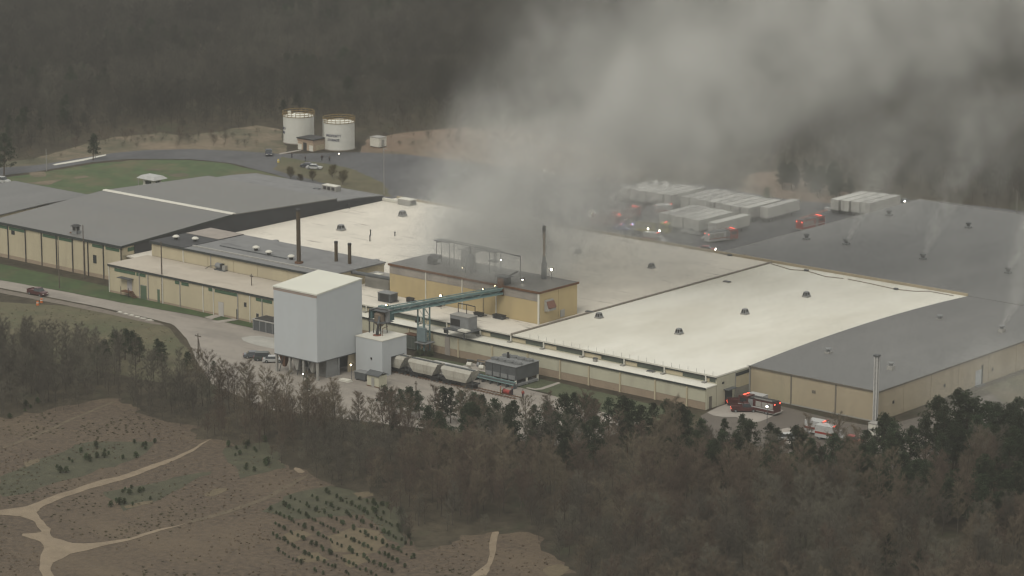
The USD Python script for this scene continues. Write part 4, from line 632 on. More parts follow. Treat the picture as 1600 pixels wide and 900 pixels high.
t = thing('pump_house', 'small brown flat roofed pump house between the two tanks', 'pump house', G(487, 233)); MB().box(-3.2, 3.2, -2.6, 3.0, 0, 3.3).build('wall', BROWNWALL, t); MB().box(-3.5, 3.5, -2.9, 3.3, 3.3, 3.6).build('roof', DARK, t); MB().box(-.9, .5, -2.68, -2.58, 0, 2.3).build('door', DARK, t)
for q in (-3.1, 1.6): MB().box(q, q + 1.5, -2.66, -2.59, 0, 1.7).build('block_panel', TRIM, t)
MB().box(3.18, 3.26, -1.5, 2.0, .2, 1.7).build('block_panel', CREAM, t); MB().box(-3.3, 3.3, -2.72, -2.6, 2.6, 3.2).build('fascia_panel', mat('brown_fascia', (.33, .24, .17), .8), t)
t = thing('white_cabin', 'small white box cabin at the edge of the smoky lot right of the tanks', 'cabin', G(591, 229.5)); MB().box(-1.9, 1.9, -1.6, 1.6, .3, 3.0).build('body', TRIM, t); MB().box(-2, 2, -1.7, 1.7, 3.0, 3.15).build('roof', GREYTRIM, t); MB().box(1.88, 1.95, -.6, .6, .4, 2.4).build('door', GREYTRIM, t)
for sx in (-1.6, 1.6): MB().box(sx - .2, sx + .2, -1.4, 1.4, 0, .3).build('skid', DARK, t)
# ---------------------------------------------------------------- rail cars and vehicles
def wheel(n, x, y, r=.36, w=.24, axis='y'):
    wl = MB().tube((x, y - w / 2, r), (x, y + w / 2, r), r, n=12).build('wheel', TYRE, n); MB().tube((x, y - w / 2 - .01, r), (x, y + w / 2 + .01, r), r * .55, n=10).build('rim', STEEL, wl)
RAILW = mat('hopper_car_grey', (.40, .38, .32), .65, .08, .4, (1, 1, .4), stain=((.26, .23, .18), .5, (1, 1, .25), .5, .85))
def hopper_car(label, x0, x1):
    L = x1 - x0; n = thing('hopper_rail_car', label, 'rail car', ((x0 + x1) / 2, -17.9, 0), group='covered hopper cars beside the shed'); h = L / 2
    pr = [(-1.35, 1.3), (1.35, 1.3), (1.5, 2.0), (1.5, 3.3), (1.1, 3.8), (-1.1, 3.8), (-1.5, 3.3), (-1.5, 2.0)]
    a, b = -h + .55, h - .55; m = len(pr); v = []
    for x_lo, x_hi in ((a, a), (b, b)):
        for y, z in pr: v.append(((a if x_lo == a else b) + (1 if x_lo == a else -1) * 1.35 * max(0, (3.3 - z) / 2.0), y, z))
    MB().add(v, [(i, (i + 1) % m, m + (i + 1) % m, m + i) for i in range(m)] ).add(v[:m], [(0, i + 1, i) for i in range(1, m - 1)]).add(v[m:], [(0, i, i + 1) for i in range(1, m - 1)]).build('body', RAILW, n)
    MB().box(-h + .1, h - .1, -1.2, 1.2, .95, 1.15).build('frame', DARK, n); MB().box(-h + .6, h - .6, -.35, .35, 3.82, 3.95).build('hatch_walk', STEEL_DK, n)
    for k in (-1, 1):
        MB().hexa([(k * h * .32 - .5, -.6, .45), (k * h * .32 + .5, -.6, .45), (k * h * .32 + .5, .6, .45), (k * h * .32 - .5, .6, .45)], [(k * h * .32 - 1.2, -1.2, 1.35), (k * h * .32 + 1.2, -1.2, 1.35), (k * h * .32 + 1.2, 1.2, 1.35), (k * h * .32 - 1.2, 1.2, 1.35)]).build('chute', STEEL_DK, n)
        bg = MB().box(k * (h - 1.6) - 1.0, k * (h - 1.6) + 1.0, -1.05, 1.05, .45, .8).build('bogie', DARK, n)
        for q in (-.75, .75):
            for s in (-.8, .8): MB().tube((k * (h - 1.6) + q, s - .06, .43), (k * (h - 1.6) + q, s + .06, .43), .42, n=10).build('wheel', STEEL_DK, bg)
        MB().box(k * (h - .25) - .08, k * (h - .25) + .08, -1.2, 1.2, 1.1, 1.25).build('end_platform', STEEL_DK, n); MB().tube((k * (h - .2), 1.1, 1.2), (k * (h - .2), 1.1, 3.7), .05, n=4).build('ladder', STEEL_DK, n); MB().tube((k * (h - .2), -1.1, 1.2), (k * (h - .9), -1.1, 3.6), .05, n=4).build('ladder', STEEL_DK, n)
        MB().box(k * h - .2, k * h + .2, -.12, .12, .75, .98).build('coupler', DARK, n)
    for k in np.linspace(a + 1.6, b - 1.6, 6): MB().box(k - .05, k + .05, -1.55, -1.49, 2.0, 3.3).build('side_rib', RAILW, n)
def XR_(px, py): return PY(px, py, -19.4)[0]
e = [XR_(610, 585) - 4.4, XR_(634, 590), XR_(685, 602), XR_(738, 614)]
for k, lb in enumerate(('grey covered hopper rail car half inside the white shed', 'middle grey covered hopper rail car in the line of three', 'last grey covered hopper rail car, farthest from the white shed')): hopper_car(lb, e[k] + .08, e[k + 1] - .08)
t = thing('siding_track', 'two steel rails of the siding leading out of the white shed', 'railway track', (-60, -17.9, .0))
for s in (-.72, .72): MB().box(-74, -34, -17.9 + s - .04, -17.9 + s + .04, .08, .24).build('rail', RUST, t, world=True)
for k in range(49): MB().box(-73.8 + .8 * k, -73.55 + .8 * k, -19.2, -16.6, -.02, .13).build('sleeper', WOOD, t, world=True)

def lightbar(n, x, y0, y1, z, a=L_RED, b=L_BLUE):
    lb = MB().box(x - .14, x + .14, y0, y1, z, z + .08).build('light_bar', DARK, n); m = (y0 + y1) / 2
    MB().box(x - .12, x + .12, y0 + .05, m - .04, z + .08, z + .22).build('beacon', a, lb); MB().box(x - .12, x + .12, m + .04, y1 - .05, z + .08, z + .22).build('beacon', b, lb)
def car(label, px, py, rot, paint, kind='car', police=False, group=None, heads=False, tails=False, name='parked_car'):
    n = thing(name, label, kind, G(px, py), rot, group=group); pick = kind == 'pickup truck'; suv = kind in ('suv', 'van')
    L, W, Hh = (5.4, 1.95, 1.1) if pick else (4.8, 1.9, 1.05) if suv else (4.6, 1.8, .92)
    h = L / 2; top = 1.85 if suv or pick else 1.45
    MB().side([(-h, .35), (h - .1, .32), (h, .62), (h - .25, Hh - .12), (h - 1.2, Hh), (-h + .1, Hh + .03), (-h - .02, .7)], -W / 2, W / 2).build('body', paint, n)
    x0, x1 = (-.4, 1.45) if pick else (-h + .15, 1.3) if suv else (-h + .6, 1.15); fx = .6 if not suv else .55; bx = .25 if suv or pick else .65
    MB().hexa([(x0, -W / 2 + .06, Hh), (x1, -W / 2 + .06, Hh), (x1, W / 2 - .06, Hh), (x0, W / 2 - .06, Hh)], [(x0 + bx, -W / 2 + .22, top), (x1 - fx, -W / 2 + .22, top), (x1 - fx, W / 2 - .22, top), (x0 + bx, W / 2 - .22, top)]).build('window', GLASSDK, n)
    MB().hexa([(x0 + bx - .06, -W / 2 + .2, top - .03), (x1 - fx + .06, -W / 2 + .2, top - .03), (x1 - fx + .06, W / 2 - .2, top - .03), (x0 + bx - .06, W / 2 - .2, top - .03)], [(x0 + bx + .05, -W / 2 + .26, top + .05), (x1 - fx - .05, -W / 2 + .26, top + .05), (x1 - fx - .05, W / 2 - .26, top + .05), (x0 + bx + .05, W / 2 - .26, top + .05)]).build('roof', paint, n)
    if pick:
        for s in (-1, 1): MB().box(-h + .05, -.4, s * (W / 2 - .05) - .05, s * (W / 2 - .05) + .05, Hh, Hh + .25).build('bed_side', paint, n)
        MB().box(-h, -h + .08, -W / 2, W / 2, Hh - .1, Hh + .25).build('tailgate', paint, n)
    for x in (-h + .9, h - .95):
        for y in (-W / 2 + .1, W / 2 - .1): wheel(n, x, y)
    for y in (-W / 2 + .3, W / 2 - .3):
        MB().box(h - .12, h + .02, y - .2, y + .2, .6, .76).build('headlight', L_WHITE if heads else TRIM, n); MB().box(-h - .04, -h + .06, y - .18, y + .18, .72, .9).build('tail_light', L_RED if tails else RED, n)
    if police: lightbar(n, -.1, -.6, .6, top + .05)
    return n
def ambulance(label, px, py, rot, stripe=RED, lit=True):
    n = thing('ambulance', label, 'ambulance', G(px, py), rot)
    MB().box(-3.1, 1.1, -1.15, 1.15, .55, 2.9).build('box_body', WHITE, n); MB().side([(1.1, .5), (3.2, .5), (3.25, 1.1), (2.3, 1.3), (1.7, 2.15), (1.1, 2.2)], -.98, .98).build('cab', WHITE, n); MB().hexa([(1.2, -1.0, 1.35), (2.2, -1.0, 1.35), (2.2, 1.0, 1.35), (1.2, 1.0, 1.35)], [(1.2, -.99, 2.05), (1.78, -.99, 2.05), (1.78, .99, 2.05), (1.2, .99, 2.05)]).build('window', GLASSDK, n)
    for y in (-1.17, 1.15): MB().box(-3.05, 1.05, y, y + .02, 1.25, 1.65).build('stripe', stripe, n)
    MB().box(-3.12, -3.1, -1.1, 1.1, 1.25, 1.65).build('stripe', stripe, n); MB().box(-3.14, -3.1, -.02, .02, .7, 2.6).build('rear_door_seam', DARK, n)
    for x in (-2.1, 2.2):
        for y in (-.95, .95): wheel(n, x, y, .42)
    if lit: lightbar(n, 1.0, -1.0, 1.0, 2.92, L_RED, RED); MB().box(-3.16, -3.1, .75, 1.0, 2.4, 2.6).build('rear_lamp', L_RED, n)
    return n
def fire_engine(label, px, py, rot, paint=RED, ladder=False, roofc=None, rear=True, white_low=False):
    n = thing('ladder_truck' if ladder else 'fire_engine', label, 'fire truck', G(px, py), rot); h = 4.4
    MB().side([(2.0, .5), (h - .15, .5), (h, 1.2), (h - .15, 2.95), (2.0, 3.0)], -1.2, 1.2).build('cab', paint, n); MB().box(h - .16, h - .03, -1.05, 1.05, 1.75, 2.6).build('windscreen', GLASSDK, n)
    for y in (-1.22, 1.19): MB().box(2.3, 3.9, y, y + .03, 1.7, 2.5).build('side_window', GLASSDK, n)
    MB().box(-h, .7, -1.22, 1.22, .55, 2.7).build('body', WHITE if white_low else paint, n); MB().box(.72, 1.98, -1.1, 1.1, .55, 2.5).build('pump_panel', STEEL, n); MB().box(-h + .2, 1.9, -.9, .9, 2.7, 2.85).build('hose_bed', roofc or STEEL_DK, n); MB().box(-h - .25, h + .2, -1.2, 1.2, .42, .56).build('bumper', GREYTRIM, n)
    for y in (-1.25, 1.22): MB().box(-h, h - .1, y, y + .03, 1.1, 1.3).build('stripe', WHITE if not white_low else RED, n)
    for k in range(3):
        for y in (-1.245, 1.22): MB().box(-h + .2 + 1.45 * k, -h + 1.5 + 1.45 * k, y, y + .025, 1.4, 2.5).build('locker_shutter', GREYTRIM, n)
    for x in (-2.6, 3.0):
        for y in (-1.05, 1.05): wheel(n, x, y, .52, .3)
    if ladder:
        z0 = 3.2; MB().lathe([(.7, 0), (.7, .4), (0, .42)], (-1.5, 0, 2.85), 12).build('turntable', STEEL, n); ld = MB()
        for y in (-.4, .4): ld.tube((-4.2, y, z0), (6.6, y, z0 + .9), .09, n=5)
        ldn = ld.build('ladder', mat('ladder_red', (.33, .09, .06), .5), n)
        for k in range(18): a = k / 17; MB().tube((-4.2 + 10.8 * a, -.4, z0 + .9 * a), (-4.2 + 10.8 * a, .4, z0 + .9 * a), .045, n=4).build('rung', GREYTRIM, ldn)
        MB().box(6.2, 7.3, -.6, .6, z0 + .5, z0 + 1.5).build('basket', WHITE, n)
    else:
        for y in (-.3, .3): MB().tube((-3.8, 1.0 + .15 * y, 2.95 + y * .3), (.4, 1.0 + .15 * y, 2.95 + y * .3), .05, n=4).build('ladder', GREYTRIM, n)
    lightbar(n, 3.2, -1.0, 1.0, 3.0, L_RED, L_RED)
    if rear:
        for y in (-.9, .9): MB().box(-h - .06, -h, y - .14, y + .14, 2.2, 2.5).build('rear_lamp', L_RED, n)
    return n
def trailer_at(label, x, y, group, rot=math.pi / 2, L=14.9):
    n = thing('semi_trailer', label, 'trailer', (x, y, 0), rot, group=group)          # the rear end is at the origin, the nose along +x
    MB().box(.06, L, -1.28, 1.28, 1.15, 3.95).build('body', TRAILER, n); MB().box(.02, L + .02, -1.3, 1.3, 3.95, 4.02).build('roof', TRAILER, n); MB().box(0, L, -1.0, 1.0, .95, 1.14).build('underframe', DARK, n)
    for s in (-1, 1):
        d = MB().box(.0, .06, min(s * .04, s * 1.22), max(s * .04, s * 1.22), 1.22, 3.88).build('rear_door', TRAILER, n); MB().tube((-.03, s * .5, 1.2), (-.03, s * .5, 3.9), .03, n=4).build('lock_bar', STEEL, d)
    MB().box(-.02, .05, -1.3, 1.3, 1.05, 1.2).build('bumper', STEEL_DK, n); MB().box(.3, .36, -1.1, 1.1, .5, .62).build('underrun_bar', STEEL, n)
    for y in (-1.29, 1.27): MB().box(.1, L, y, y + .025, 1.15, 1.3).build('rub_rail', STEEL, n)
    for x_ in (1.4, 2.7):
        for y_ in (-1.0, 1.0): wheel(n, x_, y_, .5, .45)
    for y_ in (-.8, .8): MB().box(L - 3.2, L - 3.0, y_ - .08, y_ + .08, .05, 1.0).build('landing_leg', STEEL_DK, n)
    MB().box(1.3, 2.8, -1.1, 1.1, .9, 1.0).build('bogie_frame', STEEL_DK, n)
    return n
tr0 = trailer_at('leftmost white trailer of the short front row in the truck lot', -116.2, 136.6, 'trailers of the front row')
ordn = ['second', 'third', 'fourth', 'fifth', 'sixth', 'seventh', 'eighth']
for k in range(1, 5): dup(tr0, f'{ordn[k-1]} white trailer from the left in the short front row', (-116.2 + 2.85 * k, 136.3 - .25 * k + .5 * (k % 2), 0), math.pi / 2, 'trailers of the front row')
dup(tr0, 'white trailer parked apart at the right end of the short front row', (-99.3, 135.3, 0), math.pi / 2, 'trailers of the front row')
for k in range(8): dup(tr0, f'{(["first"] + ordn)[k]} white trailer from the left in the clear part of the second row', (-125.4 + 2.95 * k, 158.0 - .25 * k + .6 * (k % 3 == 1), 0), math.pi / 2, 'trailers of the second row')
for k in range(6): dup(tr0, f'{(["first"] + ordn)[k]} white trailer from the left in the smoke dimmed part of the second row', (-145.4 + 2.95 * k, 157.2 + .4 * (k % 2), 0), math.pi / 2, 'trailers dimmed by smoke')
dup(tr0, 'single white trailer standing apart at the right of the second row', (-101.0, 160.4, 0), math.pi / 2 + .02, None)
for k in range(4): dup(tr0, f'{(["first"] + ordn)[k]} white trailer from the left beside the far grey warehouse', (-93.2 + 2.95 * k, 181.5 + .5 * k, 0), math.pi / 2, 'trailers beside the grey warehouse')

DKRED = mat('dark_red_paint', (.07, .022, .02), .35, .1, 1, spec=.5); BLACKP = mat('black_paint', (.018, .02, .03), .3, .1, 1, spec=.6); GREYP = mat('grey_paint', (.10, .11, .12), .35, .1, 1, spec=.5); GREENP = mat('dark_green_paint', (.05, .06, .05), .4, .1, 1, spec=.5); YELP = mat('lime_yellow_paint', (.42, .36, .05), .4, .1, 1, spec=.5)
car('dark red pickup truck driving on the pale front road', 59, 461, .02, DKRED, 'pickup truck', name='pickup_truck')
car('dark grey car parked on the yard, left of the greenish one', 397, 559, .75, GREYP); car('dark greenish car parked right against the white tower', 414, 563, .75, GREENP, 'suv')
car('small white car half hidden under the left side of the white tower', 427, 566, .75, WHITE)
car('black pickup truck on the back road by the pump house path', 420, 242.5, -.75, BLACKP, 'pickup truck', name='pickup_truck')
car('white car parked in the back lot below the tanks', 491, 264.5, .5, WHITE); car('dark car just behind the white one in the back lot', 482, 262, .45, BLACKP)
car('white van cut off by the left picture edge on the back lawn', 3, 286, .3, WHITE, 'van', name='parked_van')
fire_engine('red fire engine dimmed by smoke in the left of the truck lot', 979, 343, math.pi / 2)
fire_engine('reddish fire engine nearest the thick smoke, half veiled', 950, 352, 0.1)
car('blue and white police car with roof lights behind the white roof edge', 972, 360, .15, BLUE, 'police car', police=True, name='police_car'); car('white police car just right of the blue one', 988, 360.5, .15, WHITE, 'police car', police=True, name='police_car')
fire_engine('lime yellow fire engine with bright lamps at both ends', 1022, 364, .25, YELP)
ambulance('small red and white ambulance beside the short front row of trailers', 1042, 336, .9)
ambulance('cream ambulance hugging the back wall of the white roofed hall', 1024, 381, .1, lit=True)
car('white pickup with blue tint parked before the front row of trailers', 1081, 366, .2, WHITE, 'pickup truck', name='pickup_truck')
fire_engine('red and white fire engine flashing before the single front row trailer', 1127, 377, math.pi / 2 - .35, RED, white_low=True)
car('white police car with blue flash left of the red and white engine', 1111, 376, .3, WHITE, 'police car', police=True, name='police_car')
car('red car with lights at the corner of the white roof', 1104, 393, .5, RED, 'car', heads=True)
fire_engine('red ladder truck with its ladder laid forward beside the grey warehouse', 1266, 357, math.pi / 2 - .1, ladder=True)
car('dark car with one bright headlight behind the far grey roof', 1413, 319, 2.5, BLACKP, 'car', heads=True)
fire_engine('dark red fire engine with rear lights on the concrete apron', 1186, 643, math.pi, DKRED, roofc=DARK)
ambulance('white box ambulance with red stripe at the tan wall side of the lot', 1283, 680, .05); ambulance('white ambulance with pinkish tail just in front of the other one', 1299, 688, .05)
car('red rescue pickup by the aisle end wall', 1157, 633, .7, DKRED, 'pickup truck', tails=True, name='pickup_truck'); car('red rescue pickup farther from the aisle end wall', 1163, 643, .7, DKRED, 'pickup truck', tails=True, name='pickup_truck')
n = thing('rescue_van', 'white high box van with a green lamp behind the fire engine', 'van', G(1180, 635), math.pi); MB().box(-2.4, 1.4, -1, 1, .5, 2.7).build('box_body', WHITE, n); MB().side([(1.4, .5), (2.6, .5), (2.6, 1.1), (2.1, 2.0), (1.4, 2.0)], -.95, .95).build('cab', WHITE, n); MB().box(2.0, 2.4, -.85, .85, 1.2, 1.8).build('window', GLASSDK, n); MB().box(-1.6, -1.2, -1.14, -1.0, 1.0, 1.4).build('side_lamp', L_GREEN, n)
for x in (-1.6, 1.7):
    for y in (-.85, .85): wheel(n, x, y, .4)
car('reddish car half hidden by pines near the mast', 1332, 692, .1, RED, 'car', tails=True)
car('white car glimpsed between pines in front of the apron', 1232, 688, .8, WHITE, 'car')

# ---------------------------------------------------------------- lamps
def floodlight(label, px, py, z0, h, m=L_WHITE, r=.28):
    n = thing('floodlight', label, 'lamp', G(px, py, z0 + h) - (0, 0, h)); MB().tube((0, 0, 0), (0, 0, h - .1), .06, n=5).build('post', STEEL_DK, n); MB().box(-.25, .25, -.05, .35, h - .2, h + .25).build('housing', DARK, n); s = trimesh.creation.icosphere(1, r * .62); s.apply_translation((0, -.12, h)); MB().mesh(s).build('bulb', m, n)
for lb, px, py, z, h, m, r in (('lit lamp at the low end of the teal conveyor', 604, 477, 9.5, 2.0, L_WARM, .3), ('bright lit lamp on the roof above the middle of the conveyor', 689, 462, 6.4, 3.0, L_WARM, .34), ('dim lit lamp on the yellow wall left of the conveyor top', 755, 452, 6.4, 5.5, L_WARM, .2), ('dim lit lamp right at the top end of the conveyor', 774, 446, 12, 1.2, L_WARM, .2),
                         ('small lit lamp in the smoke by the conveyor head house', 785, 433, 13.6, 1.4, L_WHITE, .2), ('small lit lamp between head house and chimney', 817, 437, 13.6, .8, L_WHITE, .2), ('bright lit lamp right of the chimney on the penthouse roof', 862, 421, 13.6, 2.2, L_WHITE, .34), ('small lit lamp under the gantry end', 783, 406, 13.6, 3.0, L_WHITE, .18), ('faint lit lamp low in the smoke left on the penthouse roof', 723, 418, 13.6, .9, L_WARM, .15),
                         ('bright lit lamp under the right side of the white tower', 549, 570, 0, 3.2, L_WARM, .3), ('small lit lamp under the left side of the white tower', 474, 584, 0, 2.4, L_WHITE, .2), ('small pale lamp at the foot of the right storage tank', 530, 240, 0, 1.2, L_WHITE, .12), ('bright white work lamp on the fire engine apron', 1199, 635, 0, 3.4, L_WHITE, .36),
                         ('small lit lamp in the veiled left of the truck lot', 930, 321, 0, 2.4, L_WHITE, .16), ('orange glow lamp at the far left of the truck lot', 926, 334, 0, 2.2, L_WARM, .2), ('bright lamp left on the lime yellow engine', 1013, 357.5, 0, 3.0, L_WHITE, .36), ('bright lamp right beside the lime yellow engine', 1031, 360.5, 0, 3.0, L_WHITE, .38), ('white lamp beside the trailers at the far warehouse corner', 1414, 314.5, 0, 3.0, L_WHITE, .28), ('white lamp in the pines at the foot of the mast', 1376, 683, 0, 3.0, L_WHITE, .2)):
    floodlight(lb, px, py, z, h, m, r)

# ---------------------------------------------------------------- poles and mast
def pole(label, px, py, top, m=WOOD, arm=0.0, r=.16, name='utility_pole', cat='pole', stay=False):
    q = G(px, py); d = math.hypot(*(q - CAM)[:2]); h = PY(px, top, q[1])[2]
    n = thing(name, label, cat, q); MB().tube((0, 0, 0), (0, 0, h), r, r * .65, 8).build('shaft', m, n)
    if arm:
        MB().box(-arm, arm, -.07, .07, h - .7, h - .5).build('crossarm', m, n)
        for s in (-.85, 0, .85): MB().tube((s * arm, 0, h - .5), (s * arm, 0, h - .25), .07, n=5).build('insulator', GREYTRIM, n)
    if stay: MB().tube((1.4, -.4, 0), (.15, 0, h - 1.2), .1, n=5).build('strut', m, n)
    return n, h
pole('tall dark pole standing on the lawn before the low front wing', 254, 474, 378, r=.2); pole('thin dark pole at the roadside before the gabled warehouse', 93, 451, 370, r=.13); pole('dark pole against the gabled warehouse front below the vent house', 132, 436, 352, r=.15); pole('pole with several small arms at the right end of the low wing', 394, 492, 428, r=.14, arm=.5)
pole('short wooden pole with crossarm and strut at the yard edge trees', 310, 556, 521, arm=.9, stay=True); pole('thin pale flagpole by the back road at left', 73, 267, 233, GREYTRIM, r=.1, name='flag_pole'); pole('thin pole beside the dark conifer on the back lawn', 149, 247, 226, GREYTRIM, r=.1); pole('short stub pole before the rail cars', 650, 612, 595, r=.14, arm=.35); pole('thin pale pole at the far right edge behind the grey roof', 1588, 345, 301, GREYTRIM, r=.12)
n, h = pole('thin pale lamp post at the corner of the smoky lot', 600, 303, 232, GREYTRIM, r=.12, name='street_lamp', cat='lamp post'); MB().box(-.15, 1.2, -.1, .1, h - .1, h + .1).build('lamp_head', GREYTRIM, n)
q = G(1367, 668); hm = PY(1367, 556, q[1])[2]; n = thing('radio_mast', 'tall white lattice mast in front of the tan warehouse corner', 'mast', q)
for sx in (-.3, .3):
    for sy in (-.3, .3): MB().box(sx - .1, sx + .1, sy - .1, sy + .1, 0, hm).build('leg', mat('mast_white', (.47, .46, .43), .6), n)
for k in range(int(hm / 1.1)):
    z = k * 1.1
    for s in (-.3, .3): MB().tube((-.3, s, z), (.3, s, z + 1.1), .07, n=4).build('brace', LOOK['mast_white'], n); MB().tube((s, -.3, z + 1.1), (s, .3, z), .07, n=4).build('brace', LOOK['mast_white'], n)
MB().box(-.22, .22, -.22, .22, .2, hm - .1).build('cable_duct', mat('mast_grey', (.35, .35, .33), .7), n); MB().box(-.55, .55, -.55, .55, hm, hm + .3).build('cap', STEEL_DK, n)
n = thing('equipment_cabin', 'white equipment cabin at the foot of the mast', 'cabin', G(1366, 680)); MB().box(-.9, .9, -.8, .8, .2, 2.4).build('body', TRIM, n); MB().box(-1, 1, -.9, .9, 2.4, 2.55).build('roof', GREYTRIM, n); MB().box(-.95, .95, -.85, .85, 1.2, 1.35).build('band', STEEL_DK, n); MB().box(-.8, .8, -.7, .7, 0, .2).build('plinth', CONC, n)
for lb, px, py, c in (('orange work barrel on the verge near the red pickup', 59, 477, mat('orange_plastic', (.5, .14, .03), .6)), ('second orange barrel, nearer the road edge', 65, 473, mat('orange_plastic', (.5, .14, .03))), ('yellow barrel in the back lot left of the people', 435, 254, mat('yellow_plastic', (.55, .42, .08), .6))):
    n = thing('work_barrel', lb, 'barrel', G(px, py)); MB().lathe([(.36, 0), (.34, .5), (.3, .52), (.28, 1.0), (0, 1.02)], n=12).build('drum', c, n); MB().lathe([(.335, .55), (.33, .75)], n=12).build('white_band', TRIM, n)
# pale sleepers or slabs beside the siding at left
for k, px in enumerate((188, 197, 206, 215, 224, 234)):
    q = G(px, 489.5 + (px - 188) * .27); n = thing('ballast_slab', ['leftmost', 'second', 'third', 'fourth', 'fifth', 'rightmost'][k] + ' of six pale slabs lying along the front siding', 'slab', q, .1 * k, group='pale slabs beside the front road'); MB().box(-.9, .9, -.35, .35, 0, .25).build('slab', CONC, n); MB().box(-.5, .5, -.25, .2, .25, .4).build('cap', TRIM, n)

# ---------------------------------------------------------------- people
import manifold3d as m3
def limb(chain):
    out = []
    for (p, r), (q, s) in zip(chain[:-1], chain[1:]):
        a, b = m3.Manifold.sphere(r, 10).translate(p), m3.Manifold.sphere(s, 10).translate(q); out.append(m3.Manifold.batch_hull([a, b]))
    return out
def person(label, px, py, rot, coat, legs, hat=None, stride=.12):
    n = thing('person', label, 'person', G(px, py), rot)
    def arm(s, bend): return [((0, s * .19, 1.42), .065), ((.02, s * .27, 1.15), .05), ((.10 + bend, s * .26, .93), .038)]
    B = []; B += limb([((0, 0, 1.62), .075), ((0, 0, 1.50), .06), ((0, 0, 1.40), .07)]); B += [m3.Manifold.sphere(.105, 16).scale((1.0, .85, 1.2)).translate((.02, 0, 1.66)), m3.Manifold.sphere(.022, 8).translate((.125, 0, 1.65)), m3.Manifold.sphere(.025, 8).translate((.0, .09, 1.65)), m3.Manifold.sphere(.025, 8).translate((.0, -.09, 1.65))]
    for s in (-1, 1):
        B += limb(arm(s, .06 if s > 0 else .0)); hx, hy = .12 + (.06 if s > 0 else 0), s * .26
        B += limb([((hx, hy, .90), .032), ((hx + .02, hy, .83), .036)])
        for k, L in enumerate((.065, .075, .07, .055)): B += limb([((hx + .03, hy + (k - 1.5) * .018, .82), .010), ((hx + .045, hy + (k - 1.5) * .02, .82 - L * .6), .009), ((hx + .04, hy + (k - 1.5) * .02, .82 - L), .008)])
        B += limb([((hx + .03, hy - s * .03, .86), .012), ((hx + .07, hy - s * .045, .81), .010)])
    B += limb([((0, 0, 1.38), .12), ((0, 0, 1.0), .13)])
    for s in (-1, 1): B += limb([((0, s * .09, .95), .095), ((.03 + s * stride * .4, s * .10, .50), .062), ((s * stride, s * .10, .09), .042)]); B += limb([((s * stride - .03, s * .10, .05), .045), ((s * stride + .15, s * .105, .04), .038)])
    body = m3.Manifold.batch_boolean(B, m3.OpType.Add); MB().add(body.to_mesh().vert_properties[:, :3], body.to_mesh().tri_verts).build('body', mat('skin', (.35, .22, .16), .7), n)
    J = [m3.Manifold.batch_hull([m3.Manifold.sphere(.1, 10).translate((0, s * .15, 1.40)) for s in (-1, 1)] + [m3.Manifold.sphere(.14, 10).translate((0, 0, .95))])]
    for s in (-1, 1): J += limb([(p, r + .02) for p, r in arm(s, .06 if s > 0 else 0)])
    j = m3.Manifold.batch_boolean(J, m3.OpType.Add).to_mesh(); MB().add(j.vert_properties[:, :3], j.tri_verts).build('jacket', coat, n)
    T = []
    for s in (-1, 1): T += limb([((0, s * .09, .95), .115), ((.03 + s * stride * .4, s * .10, .50), .082), ((s * stride, s * .10, .10), .065)])
    j = m3.Manifold.batch_boolean(T, m3.OpType.Add).to_mesh(); MB().add(j.vert_properties[:, :3], j.tri_verts).build('trousers', legs, n)
    if hat: MB().lathe([(.17, 0), (.15, .02), (.115, .06), (.08, .13), (0, .15)], (.01, 0, 1.70), 12).build('helmet', hat, n)
    else: MB().lathe([(.11, 0), (.112, .05), (.07, .12), (0, .14)], (-.01, 0, 1.68), 12).build('hair', DARK, n)
NAVY = mat('navy_cloth', (.02, .024, .035), .9); KHAKI = mat('turnout_tan', (.22, .16, .08), .9)
person('person in dark clothes standing near the black pickup, leftmost in the lot', 456, 247, .4, NAVY, NAVY); person('person in dark clothes in the back lot above the white car', 477, 252.5, 1.4, NAVY, DARK, stride=.2); person('person in dark clothes below the right storage tank', 503, 251, 2.2, NAVY, DARK); person('rightmost dark clothed person in the weeds below the right tank', 515, 253, 3.0, DARK, NAVY)
person('person with tan coat and helmet on the yard before the cooling cells', 782, 617, .8, KHAKI, KHAKI, RED); person('person in a red jacket on the pale yard right of the other', 817, 622, 2.0, RED, NAVY, stride=.2); person('person in dark gear beside the red parked bundle on the yard', 800, 618, 1.2, NAVY, NAVY, RED)
n = thing('red_hose_reel', 'low red hose bundle lying on the yard before the cooling cells', 'hose reel', G(793, 616)); MB().tube((-.9, 0, .5), (.9, 0, .5), .5, n=12).build('reel', RED, n)
for s in (-.95, .95): MB().tube((s - .05, 0, .5), (s + .05, 0, .5), .62, n=12).build('flange', DKRED, n)
MB().box(-1.1, 1.1, -.5, .5, 0, .12).build('frame', DARK, n)

# ---------------------------------------------------------------- vegetation
def leaf_tris(c, size, r):
    n = len(c); a = r.normal(size=(n, 3)); a /= np.linalg.norm(a, axis=1)[:, None]; b = r.normal(size=(n, 3)); b -= (b * a).sum(1)[:, None] * a; b /= np.linalg.norm(b, axis=1)[:, None]
    s = np.asarray(size).reshape(-1, 1) if np.ndim(size) else size
    v = np.stack([c - a * s * .5, c + a * s * .5, c + b * s * .9], 1).reshape(-1, 3); return v, np.arange(3 * n).reshape(-1, 3)
def strand_tris(p, q, w, r):
    """Each strand (a twig) as one thin triangle from p to q."""
    d = q - p; s = np.cross(d, r.normal(size=d.shape)); s /= np.maximum(np.linalg.norm(s, axis=1)[:, None], 1e-9); w = np.asarray(w).reshape(-1, 1)
    v = np.stack([p - s * w, p + s * w, q], 1).reshape(-1, 3); return v, np.arange(3 * len(p)).reshape(-1, 3)
